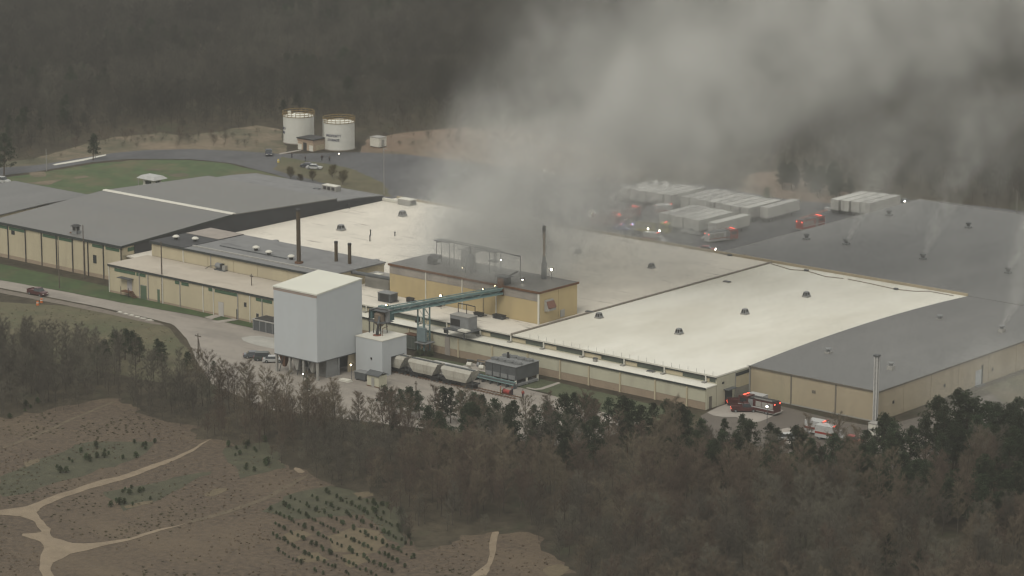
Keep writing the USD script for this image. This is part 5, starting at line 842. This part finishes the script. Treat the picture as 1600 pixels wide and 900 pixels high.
def bare_tree_parts(seed, H=11.0, spread=2.6, dens=1.0, low=.28, thick=.15):
    r = np.random.default_rng(seed); tr, cr = MB(), MB(); lean = r.normal(0, .35, 2); npt = 6
    path = [np.array([lean[0] * k / npt + r.normal(0, .08), lean[1] * k / npt + r.normal(0, .08), H * .93 * k / npt]) for k in range(npt + 1)]; path[0] = np.array([0, 0, -.2])
    for k in range(npt): tr.tube(path[k], path[k + 1], thick * (1 - k / npt) + .03, thick * (1 - (k + 1) / npt) + .025, 5, cap=False)
    P, Q, W = [], [], []
    for k in range(int(20 * dens)):
        u = low + (.98 - low) * (k + r.random()) / (20 * dens); i = min(int(u * npt), npt - 1); p = path[i] + (path[i + 1] - path[i]) * (u * npt - i)
        a = k * 2.4 + r.random(); L = spread * (1.15 - .75 * u) * r.uniform(.7, 1.25); q = p + np.array([math.cos(a) * L, math.sin(a) * L, L * r.uniform(.65, 1.35)]); q[2] = min(q[2], H)
        cr.tube(p, q, .05, .014, 3, cap=False)
        m = int(9 * dens) + 3; f = r.uniform(.25, 1, m); pp = p + (q - p) * f[:, None]; dr = r.normal(size=(m, 3)) * .8 + (q - p) / L * .8 + np.array([0, 0, .5]); dr /= np.linalg.norm(dr, axis=1)[:, None]
        ln = L * r.uniform(.28, .55, m); qq = pp + dr * ln[:, None]; P.append(pp); Q.append(qq); W.append(np.full(m, .02))
        for a_, b_ in zip(pp, qq):
            t = int(8 * dens) + 2; g = r.uniform(.2, 1, t); p2 = a_ + (b_ - a_) * g[:, None]; d2 = r.normal(size=(t, 3)) + np.array([0, 0, .6]) + (b_ - a_); d2 /= np.linalg.norm(d2, axis=1)[:, None]; P.append(p2); Q.append(p2 + d2 * r.uniform(.35, .9, t)[:, None]); W.append(np.full(t, .017))
    v, f = strand_tris(np.vstack(P), np.vstack(Q), np.concatenate(W), r); cr.add(v, f); return tr, cr
def pine_parts(seed, H=9.0, R=2.2, leafn=2600, shape=.75):
    r = np.random.default_rng(seed); tr, cr = MB(), MB(); top = np.array([r.normal(0, .25), r.normal(0, .25), H * .95]); tr.tube((0, 0, -.2), top, .17, .04, 6, cap=False); C = []
    nl = 26
    for k in range(nl):
        u = .22 + .76 * (k + r.random()) / nl; a = k * 2.4 + r.normal(0, .4); L = R * (math.sin(min(1, (1.02 - u) * 1.5) * math.pi / 2) ** shape) * r.uniform(.6, 1.12); p = top * u; q = p + np.array([math.cos(a) * L, math.sin(a) * L, L * r.uniform(.0, .45)])
        tr.tube(p, q, .045, .015, 3, cap=False)
        for g in (.45, .75, 1.0): C.append((p + (q - p) * g + r.normal(0, .15, 3), (.38 + .42 * r.random()) * (R / 2.2) ** .5))
    C.append((top, .45)); per = leafn // len(C)
    for c, s in C:
        d = r.normal(size=(per, 3)); d /= np.linalg.norm(d, axis=1)[:, None]; pts = c + d * (s * r.uniform(.25, 1, per) ** .5)[:, None] * np.array([1.15, 1.15, .75]); v, f = leaf_tris(pts, r.uniform(.16, .34, per), r); cr.add(v, f)
    return tr, cr
def tree_thing(name, label, cat, parts, loc, rot, group, mt, mc, scale=1.0):
    n = thing(name, label, cat, loc, rot, group, scale=scale); parts[0].build('trunk', mt, n); parts[1].build('crown', mc, n); return n
BARK = leaf_mat('grey_bark', (.115, .10, .08), .2, .2); PBARK = leaf_mat('pine_bark', (.09, .06, .042), .2, .2)
TWIG = leaf_mat('bare_twigs', (.13, .117, .09), .2, .25, .05); TWIG_R = leaf_mat('reddish_twigs', (.142, .113, .082), .2, .25, .05); TWIG_G = leaf_mat('far_twigs', (.084, .078, .061), .25, .38, .022)
NEEDLE = leaf_mat('pine_needles', (.046, .058, .034), .25, .35); NEEDLE_L = leaf_mat('young_needles', (.075, .092, .048), .25, .3); BUD = leaf_mat('budding_leaves', (.15, .16, .075), .2, .3)
def poly(pts): return Polygon([G(*p)[:2] for p in pts])
def scatter(P, gap, seed, keep=None):
    r = np.random.default_rng(seed); x0, y0, x1, y1 = P.bounds; X, Y = np.meshgrid(np.arange(x0, x1, gap), np.arange(y0, y1, gap)); q = np.c_[X.ravel(), Y.ravel()]; q[:, 0] += (np.arange(len(q)) % 2) * gap * .3; q = q + r.uniform(-.47, .47, q.shape) * gap
    ok = shapely.contains_xy(P, q[:, 0], q[:, 1]); q = q[ok]
    if keep is not None: q = q[keep(q, r)]
    return q
def instancer(name, label, protos, pts, rots, scales, idx, kind='stuff', grass=False):
    p = '/World/' + numbered('/World', name); pi = UsdGeom.PointInstancer.Define(stage, p); paths = []
    for k, (parts, mats) in enumerate(protos):
        x = UsdGeom.Xform.Define(stage, f'{p}/prototypes/tree_{k:03d}'); paths.append(x.GetPath())
        for nm, pt, m in zip(('trunk', 'crown'), parts, mats):
            me = usdkit.mesh(stage, f'{x.GetPath()}/{nm}', (np.vstack(pt.v), np.vstack(pt.f)), m)
            if grass and nm == 'crown':            # grass blades take the light like the ground they cover
                me.CreateNormalsAttr(Vt.Vec3fArray.FromNumpy(np.tile(np.float32([0, 0, 1]), (len(np.vstack(pt.v)), 1)))); me.SetNormalsInterpolation('vertex')
    pi.CreatePrototypesRel().SetTargets(paths); pi.CreatePositionsAttr(Vt.Vec3fArray.FromNumpy(np.asarray(pts, np.float32))); pi.CreateProtoIndicesAttr(Vt.IntArray.FromNumpy(np.asarray(idx, np.int32)))
    pi.CreateOrientationsAttr(Vt.QuathArray([Gf.Quath(math.cos(a / 2), 0, 0, math.sin(a / 2)) for a in rots])); pi.CreateScalesAttr(Vt.Vec3fArray.FromNumpy(np.repeat(np.asarray(scales, np.float32)[:, None], 3, 1)))
    tag(pi.GetPrim(), label, kind=kind)

bares = [bare_tree_parts(100 + k, H, s, d, low=.2, thick=.12) for k, (H, s, d) in enumerate(((11, 2.6, 1.0), (12.5, 2.4, 1.1), (9.5, 2.7, 1.0), (13, 3.0, 1.15), (10.5, 2.1, .9), (7.5, 2.3, .9)))]
pines = [pine_parts(200 + k, H, R_, n_) for k, (H, R_, n_) in enumerate(((9, 2.4, 2600), (10.5, 2.6, 2900), (8, 2.0, 2200), (11.5, 2.3, 2800), (7, 2.3, 2200)))]
# pines one can tell apart along the edge of the yard: (treetop in the survey, height)
EDGE = [(180, 512, 7), (194, 509, 7.5), (206, 513, 7), (217, 523, 6), (245, 525, 6.5), (252, 530, 6), (164, 528, 6), (150, 536, 6), (292, 546, 6), (333, 561, 4), (480, 586, 5.5), (600, 598, 6), (612, 604, 5), (626, 604, 6), (641, 601, 7), (655, 607, 6), (690, 598, 8.5), (704, 600, 8), (722, 605, 7.5), (741, 608, 8), (754, 613, 7), (771, 619, 7), (835, 628, 7), (855, 622, 8),
        (884, 611, 9), (897, 606, 10), (912, 612, 9), (928, 616, 9), (952, 614, 9.5), (972, 611, 10), (986, 618, 9), (1003, 628, 8), (1020, 623, 9), (1040, 617, 10), (1060, 622, 10.5), (1074, 634, 9), (1098, 650, 8), (1132, 648, 8), (1160, 640, 9.5), (1172, 648, 9), (1205, 654, 9), (1216, 662, 8.5), (1244, 659, 9.5), (1256, 664, 9), (1268, 681, 8), (1284, 692, 7.5), (1324, 677, 8.5), (1342, 691, 8), (1384, 646, 10.5), (1400, 662, 10), (1421, 668, 9.5), (1449, 652, 10), (1464, 622, 11.5), (1476, 634, 11), (1500, 608, 12.5), (1516, 614, 12), (1531, 624, 11), (1546, 629, 11), (1561, 630, 11), (1577, 632, 11), (1592, 625, 12), (1608, 620, 12)]
PROTO_P, PROTO_B = {}, {}
def put_pine(k, label, loc, rot, group, scale):
    if k not in PROTO_P:
        PROTO_P[k] = tree_thing('pine_tree', label, 'pine tree', pines[k], loc, rot, group, PBARK, NEEDLE, scale)
    else: dup(PROTO_P[k], label, loc, rot, group, scale)
HP = [9, 10.5, 8, 11.5, 7]; ri = np.random.default_rng(31)
def zone(px): return ('dark pine in the clump on the front verge', 'pines in the clump on the verge') if px < 300 else ('dark pine at the yard edge below white tower and rail cars', 'pines below the tower and rail cars') if px < 870 else ('dark pine in the row before the aisle end', 'pines before the aisle end') if px < 1150 else ('dark pine before the apron and ambulances', 'pines before the apron') if px < 1370 else ('dark pine before the tan warehouse', 'pines before the tan warehouse')
WORDS = 'first second third fourth fifth sixth seventh eighth ninth tenth eleventh twelfth thirteenth fourteenth fifteenth sixteenth seventeenth eighteenth'.split(); ZC = {}
for px, py, h in sorted(EDGE):
    q = G(px, py, h); q[2] = 0; k = int(ri.integers(5)); lb, gr = zone(px); ZC[gr] = ZC.get(gr, -1) + 1
    put_pine(k, lb.replace('dark', WORDS[ZC[gr]] + ' dark').replace(' pine ', ' pine from the left ', 1), q, ri.uniform(0, 6.28), gr, h / HP[k] / .96 * (.9 if px < 1370 else 1.0))
# the darker pines behind that row, mixed into the wood
PB = poly([(700, 690), (860, 700), (1000, 712), (1150, 730), (1300, 760), (1440, 735), (1700, 700), (1760, 830), (1600, 850), (1400, 815), (1200, 775), (1000, 745), (800, 730), (600, 720)])
q = scatter(PB, 4.3, 41, lambda q, r: meshkit.noise(np.c_[q / 14, np.zeros(len(q))], 3) + r.normal(0, .12, len(q)) > .42); q = q[ri.permutation(len(q))[:210]]
for x, y in q:
    k = int(ri.integers(5)); put_pine(k, 'dark pine standing in the dense belt behind the yard edge pines', (x, y, 0), ri.uniform(0, 6.28), 'pines of the dark belt', ri.uniform(.75, 1.05))
for lb, px, py, h in (('lone dark conifer on the slope at the back left', 144, 203, 9), ('dark conifer cut by the left edge below the far wood', 4, 216, 11), ('small dark pine at the bottom of the brown wood, right', 1437, 846, 6), ('dull green pine at the bottom right beside the other small one', 1386, 834, 7), ('dark pine alone in the brown wood below the rail cars', 615, 643, 5)):
    q = G(px, py, h); q[2] = 0; put_pine(int(ri.integers(5)), lb, q, 1.0, None, h / 9)
q = scatter(poly([(1205, 300), (1240, 305), (1340, 318), (1335, 300), (1280, 285), (1215, 285)]), 4.6, 43)
for x, y in q[:40]: put_pine(int(ri.integers(5)), 'dark green tree in the belt behind the trailers at right', (x, y, 0), ri.uniform(0, 6.28), 'dark trees behind the trailers', ri.uniform(.6, .8))

# bare wood in the foreground
WOOD_P = poly([(-120, 535), (0, 536), (110, 552), (190, 576), (262, 606), (330, 622), (420, 645), (560, 678), (640, 686), (700, 686), (840, 694), (1000, 704), (1200, 728), (1400, 752), (1600, 725), (1800, 705), (1900, 900), (1850, 1010), (880, 1010), (880, 880), (850, 850), (800, 828), (740, 838), (660, 862), (622, 850), (606, 800), (550, 770), (480, 742), (400, 712), (330, 690), (262, 662), (180, 630), (0, 655), (-120, 690)])
q = scatter(WOOD_P, 3.3, 51, lambda q, r: (~shapely.contains_xy(PB, q[:, 0], q[:, 1]) | (r.random(len(q)) < .3)) & (meshkit.noise(np.c_[q / 11, np.zeros(len(q))], 15) + r.normal(0, .18, len(q)) > .26))
WLINE = LineString([G(*p)[:2] for p in [(-120, 690), (0, 655), (180, 630), (262, 662), (330, 690), (400, 712), (480, 742), (550, 770), (606, 800), (622, 850), (660, 862), (740, 838), (800, 828), (850, 850), (880, 880), (880, 1010)]])
def edge(p, line, w, lo): return lo + (1 - lo) * np.clip(shapely.distance(shapely.points(p), line) / w, 0, 1)
d = np.linalg.norm(np.c_[q, np.zeros(len(q))] - CAM, axis=1); vx = ((np.c_[q, np.full(len(q), 5.)] - CAM) @ RIGHT) / ((np.c_[q, np.full(len(q), 5.)] - CAM) @ fwd) * F + 800; vy = 450 - ((np.c_[q, np.full(len(q), 8.)] - CAM) @ UP) / ((np.c_[q, np.full(len(q), 8.)] - CAM) @ fwd) * F
inview = (vx > 0) & (vx < 1600) & (vy < 895); order = np.argsort(np.where(inview, d, 1e9)); near, rest = q[order[:300]], q[order[300:]]
for x, y in near:
    k = int(ri.integers(6)); lb, gr = 'bare brown tree in the nearest strip of the foreground wood', 'bare trees nearest the camera'; es = float(edge(np.array([[x, y]]), WLINE, 16, .45)[0])
    if k not in PROTO_B: PROTO_B[k] = tree_thing('bare_tree', lb, 'bare tree', bares[k], (x, y, 0), ri.uniform(0, 6.28), gr, BARK, TWIG if k % 2 else TWIG_R, 1.0)
    else: dup(PROTO_B[k], lb, (x, y, 0), ri.uniform(0, 6.28), gr, ri.uniform(.65, .95) * es)
def low_at_left(p):                               # the wood is younger towards the left and along the clearing
    s = np.ones(len(p)); s *= np.clip(.72 + (p[:, 0] + 190) / 330, .7, 1.0); return s
instancer('bare_woodland', 'bare grey brown wood between the clearing and the plant yard', [(b_, (BARK, (TWIG, TWIG_R)[k % 2])) for k, b_ in enumerate(bares)], np.c_[rest, np.zeros(len(rest))], ri.uniform(0, 6.28, len(rest)), ri.uniform(.65, .95, len(rest)) * low_at_left(rest) * edge(rest, WLINE, 16, .45), ri.integers(0, 3, len(rest)) * 2 + (meshkit.noise(np.c_[rest / 26, np.zeros(len(rest))], 17) + (rest[:, 0] + 60) / 400 > .5))
# far wood up to the top of the picture
FAR = poly([(-250, 262), (0, 246), (45, 243), (90, 232), (150, 214), (205, 206), (280, 206), (330, 203), (372, 206), (430, 194), (470, 203), (560, 206), (620, 205), (700, 198), (800, 200), (850, 210), (960, 236), (1100, 268), (1160, 272), (1200, 262), (1260, 270), (1330, 300), (1340, 306), (1440, 306), (1600, 330), (1900, 372), (1950, 200), (1800, -160), (-150, -160)])
q = scatter(FAR, 5.0, 61); FLINE = LineString([G(*p)[:2] for p in [(-250, 262), (0, 246), (45, 243), (90, 232), (150, 214), (205, 206), (280, 206), (330, 203), (372, 206), (430, 194), (470, 203), (560, 206), (620, 205), (700, 198), (800, 200), (850, 210), (960, 236), (1100, 268), (1160, 272), (1200, 262), (1260, 270), (1330, 300), (1600, 330), (1900, 372)]])
farb = [bare_tree_parts(300 + k, H, s, d_, low=.1, thick=.07) for k, (H, s, d_) in enumerate(((12, 3.8, 1.0), (13.5, 3.6, 1.0), (10, 3.8, .95), (12.5, 4.2, 1.0), (7, 3.4, .9)))]; FARBARK = leaf_mat('far_bark', (.075, .068, .055), .2, .2)
isp = (meshkit.noise(np.c_[q / 45, np.zeros(len(q))], 9) > .66) & (np.random.default_rng(8).random(len(q)) < .45)
instancer('far_bare_woodland', 'far grey bare wood filling the top of the view behind the plant', [(b_, (FARBARK, TWIG_G)) for b_ in farb], np.c_[q, np.zeros(len(q))][~isp], ri.uniform(0, 6.28, (~isp).sum()), ri.uniform(.6, 1.0, (~isp).sum()) * edge(q[~isp], FLINE, 30, .4), ri.integers(0, 5, (~isp).sum()))
instancer('far_pine_woodland', 'dull dark evergreen patches within the far wood', [(p_, (PBARK, NEEDLE)) for p_ in pines[:3]], np.c_[q, np.zeros(len(q))][isp], ri.uniform(0, 6.28, isp.sum()), ri.uniform(.55, .95, isp.sum()) * edge(q[isp], FLINE, 25, .55), ri.integers(0, 3, isp.sum()))
# low scrub on the bare bank below the far wood
q = scatter(poly([(0, 256), (60, 248), (130, 229), (200, 212), (300, 210), (370, 205), (430, 203), (440, 222), (400, 232), (300, 231), (180, 235), (110, 246), (40, 256)]), 3.6, 81, lambda q, r: meshkit.noise(np.c_[q / 12, np.zeros(len(q))], 27) + r.normal(0, .15, len(q)) > .52)
q = np.vstack([q, scatter(poly([(575, 222), (640, 209), (720, 202), (800, 206), (850, 217), (950, 243), (900, 262), (700, 240), (600, 232)]), 4.2, 82, lambda q, r: r.random(len(q)) < .35)])
instancer('bank_scrub', 'low bare scrub dotting the tan banks below the far wood', [(farb[4], (FARBARK, TWIG)), (farb[2], (FARBARK, TWIG_R))], np.c_[q, np.zeros(len(q))], ri.uniform(0, 6.28, len(q)), ri.uniform(.12, .42, len(q)), ri.integers(0, 2, len(q)))
# a few single trees by the lots
pale = tree_thing('pale_budding_tree', 'pale lime budding tree with thin trunk behind the trailers', 'tree', (MB().tube((0, 0, -.1), (0, 0, 5.2), .1, .05, 6), pine_parts(77, 4.6, 1.1, 900)[1]), G(1198, 318), 0, None, BARK, BUD)
src = None
for k, (px, py) in enumerate(((454, 280), (470, 286), (488, 283), (519, 278), (536, 289))):
    pt = bare_tree_parts(401, 3.2, 1.3, .9, low=.08, thick=.05)
    if src is None: src = tree_thing('thin_sapling', 'thin bare sapling in the weedy strip below the back lot', 'tree', pt, G(px, py), 0, 'saplings in the weedy strip', BARK, leaf_mat('budding_twigs', (.12, .10, .055), .4, .3))
    else: dup(src, 'thin bare sapling in the weedy strip below the back lot', G(px, py), k * 1.3, 'saplings in the weedy strip', ri.uniform(.7, 1.2))
t = Node('/World/yard_bush', G(662, 556)); r_ = np.random.default_rng(5); mb = MB()
for k in range(6): c = np.array([r_.uniform(-2.4, 2.4), r_.uniform(-1, 1), .5]); dd = r_.normal(size=(160, 3)); dd /= np.linalg.norm(dd, axis=1)[:, None]; mb.add(*leaf_tris(c + dd * r_.uniform(.3, .9, (160, 1)), .28, r_))
mb.build('foliage', NEEDLE_L, t); MB().tube((0, 0, 0), (.2, .1, .9), .06).build('stem', PBARK, t)
# planted rows of young pines in the clearing, and seedlings
yp = pine_parts(501, 1.9, .62, 420); rowdir = (G(615, 860) - G(503, 804))[:2]; rowdir /= np.linalg.norm(rowdir); rn = np.array([-rowdir[1], rowdir[0]]); RP = poly([(418, 800), (455, 775), (520, 765), (590, 790), (640, 835), (652, 880), (600, 905), (500, 900), (430, 860)]); c0 = np.array(RP.centroid.coords[0]); src = None; cnt = 0
for i in range(-10, 11):
    for j in range(-24, 25):
        p = c0 + rn * (3.4 * i + ri.normal(0, .18)) + rowdir * (1.35 * j + ri.normal(0, .25))
        if not RP.contains(Point(p)) or ri.random() < .12: continue
        s = ri.uniform(.22, .5); lb, gr = 'young green pine in the planted rows of the clearing', 'young pines planted in rows'
        if src is None: src = tree_thing('young_pine', lb, 'young pine', yp, (*p, 0), 0, gr, PBARK, NEEDLE_L, s)
        else: dup(src, lb, (*p, 0), ri.uniform(0, 6.28), gr, s)
        cnt += 1
        if cnt > 290: break
for (P_, n_) in ((poly([(90, 700), (250, 685), (230, 715), (80, 745)]), 20), (poly([(350, 695), (420, 690), (440, 735), (370, 740)]), 16), (poly([(150, 775), (250, 752), (240, 785), (160, 800)]), 12), (poly([(560, 780), (640, 800), (640, 850), (600, 830)]), 14), (poly([(0, 630), (120, 620), (90, 650), (0, 660)]), 5)):
    x0, y0, x1, y1 = P_.bounds; c = 0
    while c < n_:
        p = ri.uniform((x0, y0), (x1, y1))
        if P_.contains(Point(p)): dup(src, 'small dark pine seedling scattered in the brown clearing', (*p, 0), ri.uniform(0, 6.28), 'seedlings scattered in the clearing', ri.uniform(.3, .7)); c += 1
# low brown brush
def tuft(seed, n, h, r):
    rr = np.random.default_rng(seed); a = rr.uniform(0, 6.28, n); b0 = np.c_[np.cos(a), np.sin(a), np.zeros(n)] * rr.uniform(0, r * .5, (n, 1)); t_ = b0 + np.c_[np.cos(a) * rr.uniform(.1, 1, n) * r, np.sin(a) * rr.uniform(.1, 1, n) * r, rr.uniform(.5, 1, n) * h]; m = MB(); m.add(*strand_tris(b0, t_, np.full(n, .035), rr)); return m
stem = lambda: MB().tube((0, 0, 0), (0, 0, .3), .02, n=3)
CLEAR = poly([(-120, 640), (0, 655), (180, 632), (262, 664), (330, 692), (400, 715), (480, 744), (550, 772), (606, 802), (622, 852), (660, 864), (740, 840), (800, 830), (860, 850), (880, 1000), (-120, 1000)])
def off_track(q, r): return ~(shapely.contains_xy(TRK, q[:, 0], q[:, 1])) & (meshkit.noise(np.c_[q / 9, np.zeros(len(q))], 21) + r.normal(0, .2, len(q)) > .56)
TRK = poly([(0, 796), (90, 771), (205, 736), (330, 683), (334, 690), (210, 748), (72, 792), (90, 842), (200, 842), (292, 815), (294, 820), (200, 849), (86, 882), (84, 915), (56, 915), (62, 862), (30, 836), (0, 810)])
q = scatter(CLEAR, 1.25, 71, off_track)
BRUSH1 = leaf_mat('brown_brush', (.19, .145, .09), .2, .2, through=.5); BRUSH2 = leaf_mat('straw_brush', (.26, .20, .12), .15, .2, through=.5); BRUSH3 = leaf_mat('dull_green_brush', (.135, .13, .07), .2, .25, through=.5)
instancer('clearing_brush', 'low brown and dull green brush covering the clearing', [((stem(), tuft(1, 40, .9, .7)), (BARK, BRUSH1)), ((stem(), tuft(2, 36, .6, .6)), (BARK, BRUSH2)), ((stem(), tuft(3, 50, .8, .8)), (BARK, BRUSH3))], np.c_[q, np.zeros(len(q))], ri.uniform(0, 6.28, len(q)), ri.uniform(.16, .5, len(q)), np.where(meshkit.noise(np.c_[q / 16, np.zeros(len(q))], 33) > .55, 2, ri.integers(0, 2, len(q))), grass=True)
q = scatter(poly([(-80, 470), (0, 474), (150, 484), (255, 513), (285, 545), (250, 590), (100, 560), (-80, 540)]), 1.7, 72, lambda q, r: r.random(len(q)) < .6)
instancer('verge_grass', 'tufts of olive and straw grass on the front verge', [((stem(), tuft(4, 70, .45, .6)), (BARK, BRUSH3)), ((stem(), tuft(5, 60, .4, .5)), (BARK, BRUSH2))], np.c_[q, np.zeros(len(q))], ri.uniform(0, 6.28, len(q)), ri.uniform(.2, .5, len(q)), ri.integers(0, 2, len(q)), grass=True)

# ---------------------------------------------------------------- smoke and haze
def smoke(name, label, base, drift, r0, k, dens, nscale, h1, lo=.38, hi=.72, soft=.25, rise=4.0, pw=1.0, albedo=(.68, .675, .625), fade=None, seed=0.0, floor=.05, curve=(0, 0), g=-.25):
    """A rising plume: density from turbulent noise within a leaning cone; the closed mesh encloses it."""
    n = {'pos': ('geometry', {}), 'sep': ('separate_xyz', {}), 'h': ('math', {'math_type': 'subtract', 'value2': base[2]}), 'cx': ('math', {'math_type': 'multiply_add', 'value2': curve[0], 'value3': drift[0]}), 'cy': ('math', {'math_type': 'multiply_add', 'value2': curve[1], 'value3': drift[1]}), 'hx': ('math', {'math_type': 'multiply_add', 'value3': base[0]}), 'hy': ('math', {'math_type': 'multiply_add', 'value3': base[1]}),
         'dx': ('math', {'math_type': 'subtract'}), 'dy': ('math', {'math_type': 'subtract'}), 'dx2': ('math', {'math_type': 'multiply'}), 'dy2': ('math', {'math_type': 'multiply'}), 'd2': ('math', {'math_type': 'add'}), 'd': ('math', {'math_type': 'sqrt'}), 'r': ('math', {'math_type': 'multiply_add', 'value2': k, 'value3': r0}), 'q': ('math', {'math_type': 'divide'}),
         'map': ('mapping', {'scale': (nscale, nscale, nscale * .75), 'location': (seed, seed * .7, seed * .3)}), 'nz': ('noise_texture', {'scale': 1.0, 'detail': 5.0, 'roughness': .6, 'distortion': .35}), 'map2': ('mapping', {'scale': (nscale * .35, nscale * .35, nscale * .3), 'location': (seed + 3, 1, 2)}), 'nb': ('noise_texture', {'scale': 1.0, 'detail': 2.0}),
         'wob': ('math', {'math_type': 'multiply_add', 'value2': 1.1, 'value3': -.55}), 'qq': ('math', {'math_type': 'add'}), 'prof': ('map_range', {'range_type': 'smoothstep', 'from_min': 1.1, 'from_max': soft, 'to_min': 0.0, 'to_max': 1.0, 'clamp': True}), 'nn': ('map_range', {'range_type': 'smoothstep', 'from_min': lo, 'from_max': hi, 'to_min': floor, 'to_max': 1.6, 'clamp': True}),
         'a': ('math', {'math_type': 'multiply'}), 'hh': ('map_range', {'range_type': 'smoothstep', 'from_min': 0.0, 'from_max': rise, 'to_min': 0.0, 'to_max': 1.0, 'clamp': True}), 'a2': ('math', {'math_type': 'multiply'}), 'a3': ('math', {'math_type': 'multiply'}), 'dil': ('math', {'math_type': 'divide', 'value1': r0}), 'dp': ('math', {'math_type': 'power', 'value2': pw}), 'dd': ('math', {'math_type': 'multiply', 'value2': dens}),
         'v': ('principled_volume', {'color': albedo, 'anisotropy': g})}
    L = [('pos.position', 'sep.vector'), ('sep.z', 'h.value1'), ('h.value', 'hx.value1'), ('h.value', 'hy.value1'), ('h.value', 'cx.value1'), ('h.value', 'cy.value1'), ('cx.value', 'hx.value2'), ('cy.value', 'hy.value2'), ('sep.x', 'dx.value1'), ('hx.value', 'dx.value2'), ('sep.y', 'dy.value1'), ('hy.value', 'dy.value2'), ('dx.value', 'dx2.value1'), ('dx.value', 'dx2.value2'), ('dy.value', 'dy2.value1'), ('dy.value', 'dy2.value2'), ('dx2.value', 'd2.value1'), ('dy2.value', 'd2.value2'), ('d2.value', 'd.value1'), ('h.value', 'r.value1'), ('d.value', 'q.value1'), ('r.value', 'q.value2'),
         ('pos.position', 'map2.vector'), ('map2.vector', 'nb.vector'), ('nb.fac', 'wob.value1'), ('q.value', 'qq.value1'), ('wob.value', 'qq.value2'), ('qq.value', 'prof.value'), ('pos.position', 'map.vector'), ('map.vector', 'nz.vector'), ('nz.fac', 'nn.value'), ('prof.result', 'a.value1'), ('nn.result', 'a.value2'), ('h.value', 'hh.value'), ('a.value', 'a2.value1'), ('hh.result', 'a2.value2'), ('r.value', 'dil.value2'), ('dil.value', 'dp.value1'), ('dp.value', 'dd.value1'), ('a2.value', 'a3.value1'), ('dd.value', 'a3.value2')]
    out = 'a3.value'
    if fade:
        n['fd'] = ('map_range', {'range_type': 'smoothstep', 'from_min': fade[0], 'from_max': fade[1], 'to_min': 1.0, 'to_max': 0.0, 'clamp': True}); n['a4'] = ('math', {'math_type': 'multiply'}); L += [('h.value', 'fd.value'), (out, 'a4.value1'), ('fd.result', 'a4.value2')]; out = 'a4.value'
    L.append((out, 'v.density')); m = usdkit.material(stage, '/World/Looks/' + numbered('looks', name + '_volume'), n, L, volume='v.volume')
    hs = np.linspace(0, h1, 8); N = 20; t_ = np.arange(N) * 2 * math.pi / N; ctr = lambda h: (base[0] + (drift[0] + curve[0] * h) * h, base[1] + (drift[1] + curve[1] * h) * h); V = [(ctr(h)[0] + 1.65 * (r0 + k * h) * math.cos(a), ctr(h)[1] + 1.65 * (r0 + k * h) * math.sin(a), base[2] + h) for h in hs for a in t_]
    f = [(j * N + i, j * N + (i + 1) % N, (j + 1) * N + (i + 1) % N, (j + 1) * N + i) for j in range(7) for i in range(N)]; mb = MB(); mb.add(V, f); V2 = V + [(*ctr(0), base[2]), (*ctr(h1), base[2] + h1)]
    mb = MB(); tf = [(a, b, c) for a, b, c, d_ in f] + [(a, c, d_) for a, b, c, d_ in f] + [(160, (i + 1) % N, i) for i in range(N)] + [(161, 140 + i, 140 + (i + 1) % N) for i in range(N)]; mb.add(V2, tf)
    o = mb.build(name, m); tag(o.prim, label, 'smoke', kind='stuff')
smoke('smoke_plume', 'great grey smoke plume rising from the yellow penthouse to the upper right', (-82, 23, 12.6), (.3, .55), 19, .72, .10, .07, 85, rise=5, curve=(.013, .009), lo=.39, hi=.64, floor=.12, pw=1.35)
smoke('low_roof_smoke', 'thin low smoke crawling over the penthouse roof and the white roof behind it', (-90, 50, 6.6), (1.0, 1.4), 36, .6, .06, .07, 28, rise=3, fade=(10, 28), seed=2.0)
smoke('side_smoke', 'faint smoke veil drifting up left of the main plume', (-124, 62, 8), (.6, .95), 24, .6, .032, .06, 85, rise=8, seed=5.0, lo=.42, hi=.68)
smoke('right_veil', 'broad ragged smoke veil spreading right of the main plume over the truck lot', (-60, 85, 8), (.9, .7), 28, 1.0, .014, .05, 80, rise=10, curve=(.012, .004), seed=14.0, lo=.44, hi=.66, pw=.8)
smoke('roof_haze', 'thin drifting haze over the grey roofs at the right', (15, 120, 6), (.2, .1), 60, .4, .006, .05, 24, rise=3, fade=(8, 23), seed=21.0)
smoke('ground_smoke', 'thin grey smoke drifting low over the pines at the right edge', tuple(G(1560, 665, 0)), (.3, .1), 26, .5, .012, .06, 24, rise=4, fade=(10, 23), seed=9.0)
for lb, px, py, r0, k, d_, h1 in (('thin smoke wisp from the vent nearest the trailers', 1322, 380, .5, .24, .3, 44), ('smoke wisp from the vent in the middle of the far grey roof', 1442, 402, .6, .26, .36, 48), ('smoke wisp from the vent at the right edge of the far roof', 1575, 424, .6, .26, .3, 42), ('smoke wisp from the vent on the front grey roof', 1565, 512, .5, .26, .3, 38)):
    q = G(px, py, 7.6 if py < 450 else 8.0); smoke('smoke_wisp', lb, q, (.33, .30), r0, k, d_, .28, h1, rise=.6, pw=.85, lo=.3, seed=px * .01, fade=(h1 * .6, h1))
hz = usdkit.material(stage, '/World/Looks/thin_haze', {'v': ('principled_volume', {'color': (.80, .79, .755), 'density': .0001, 'anisotropy': 0.0})}, [], volume='v.volume')
o = MB().box(-4600, 3600, -3100, 5300, -3.5, 175).build('haze', hz); tag(o.prim, 'thin grey haze lying over the whole site', kind='stuff')
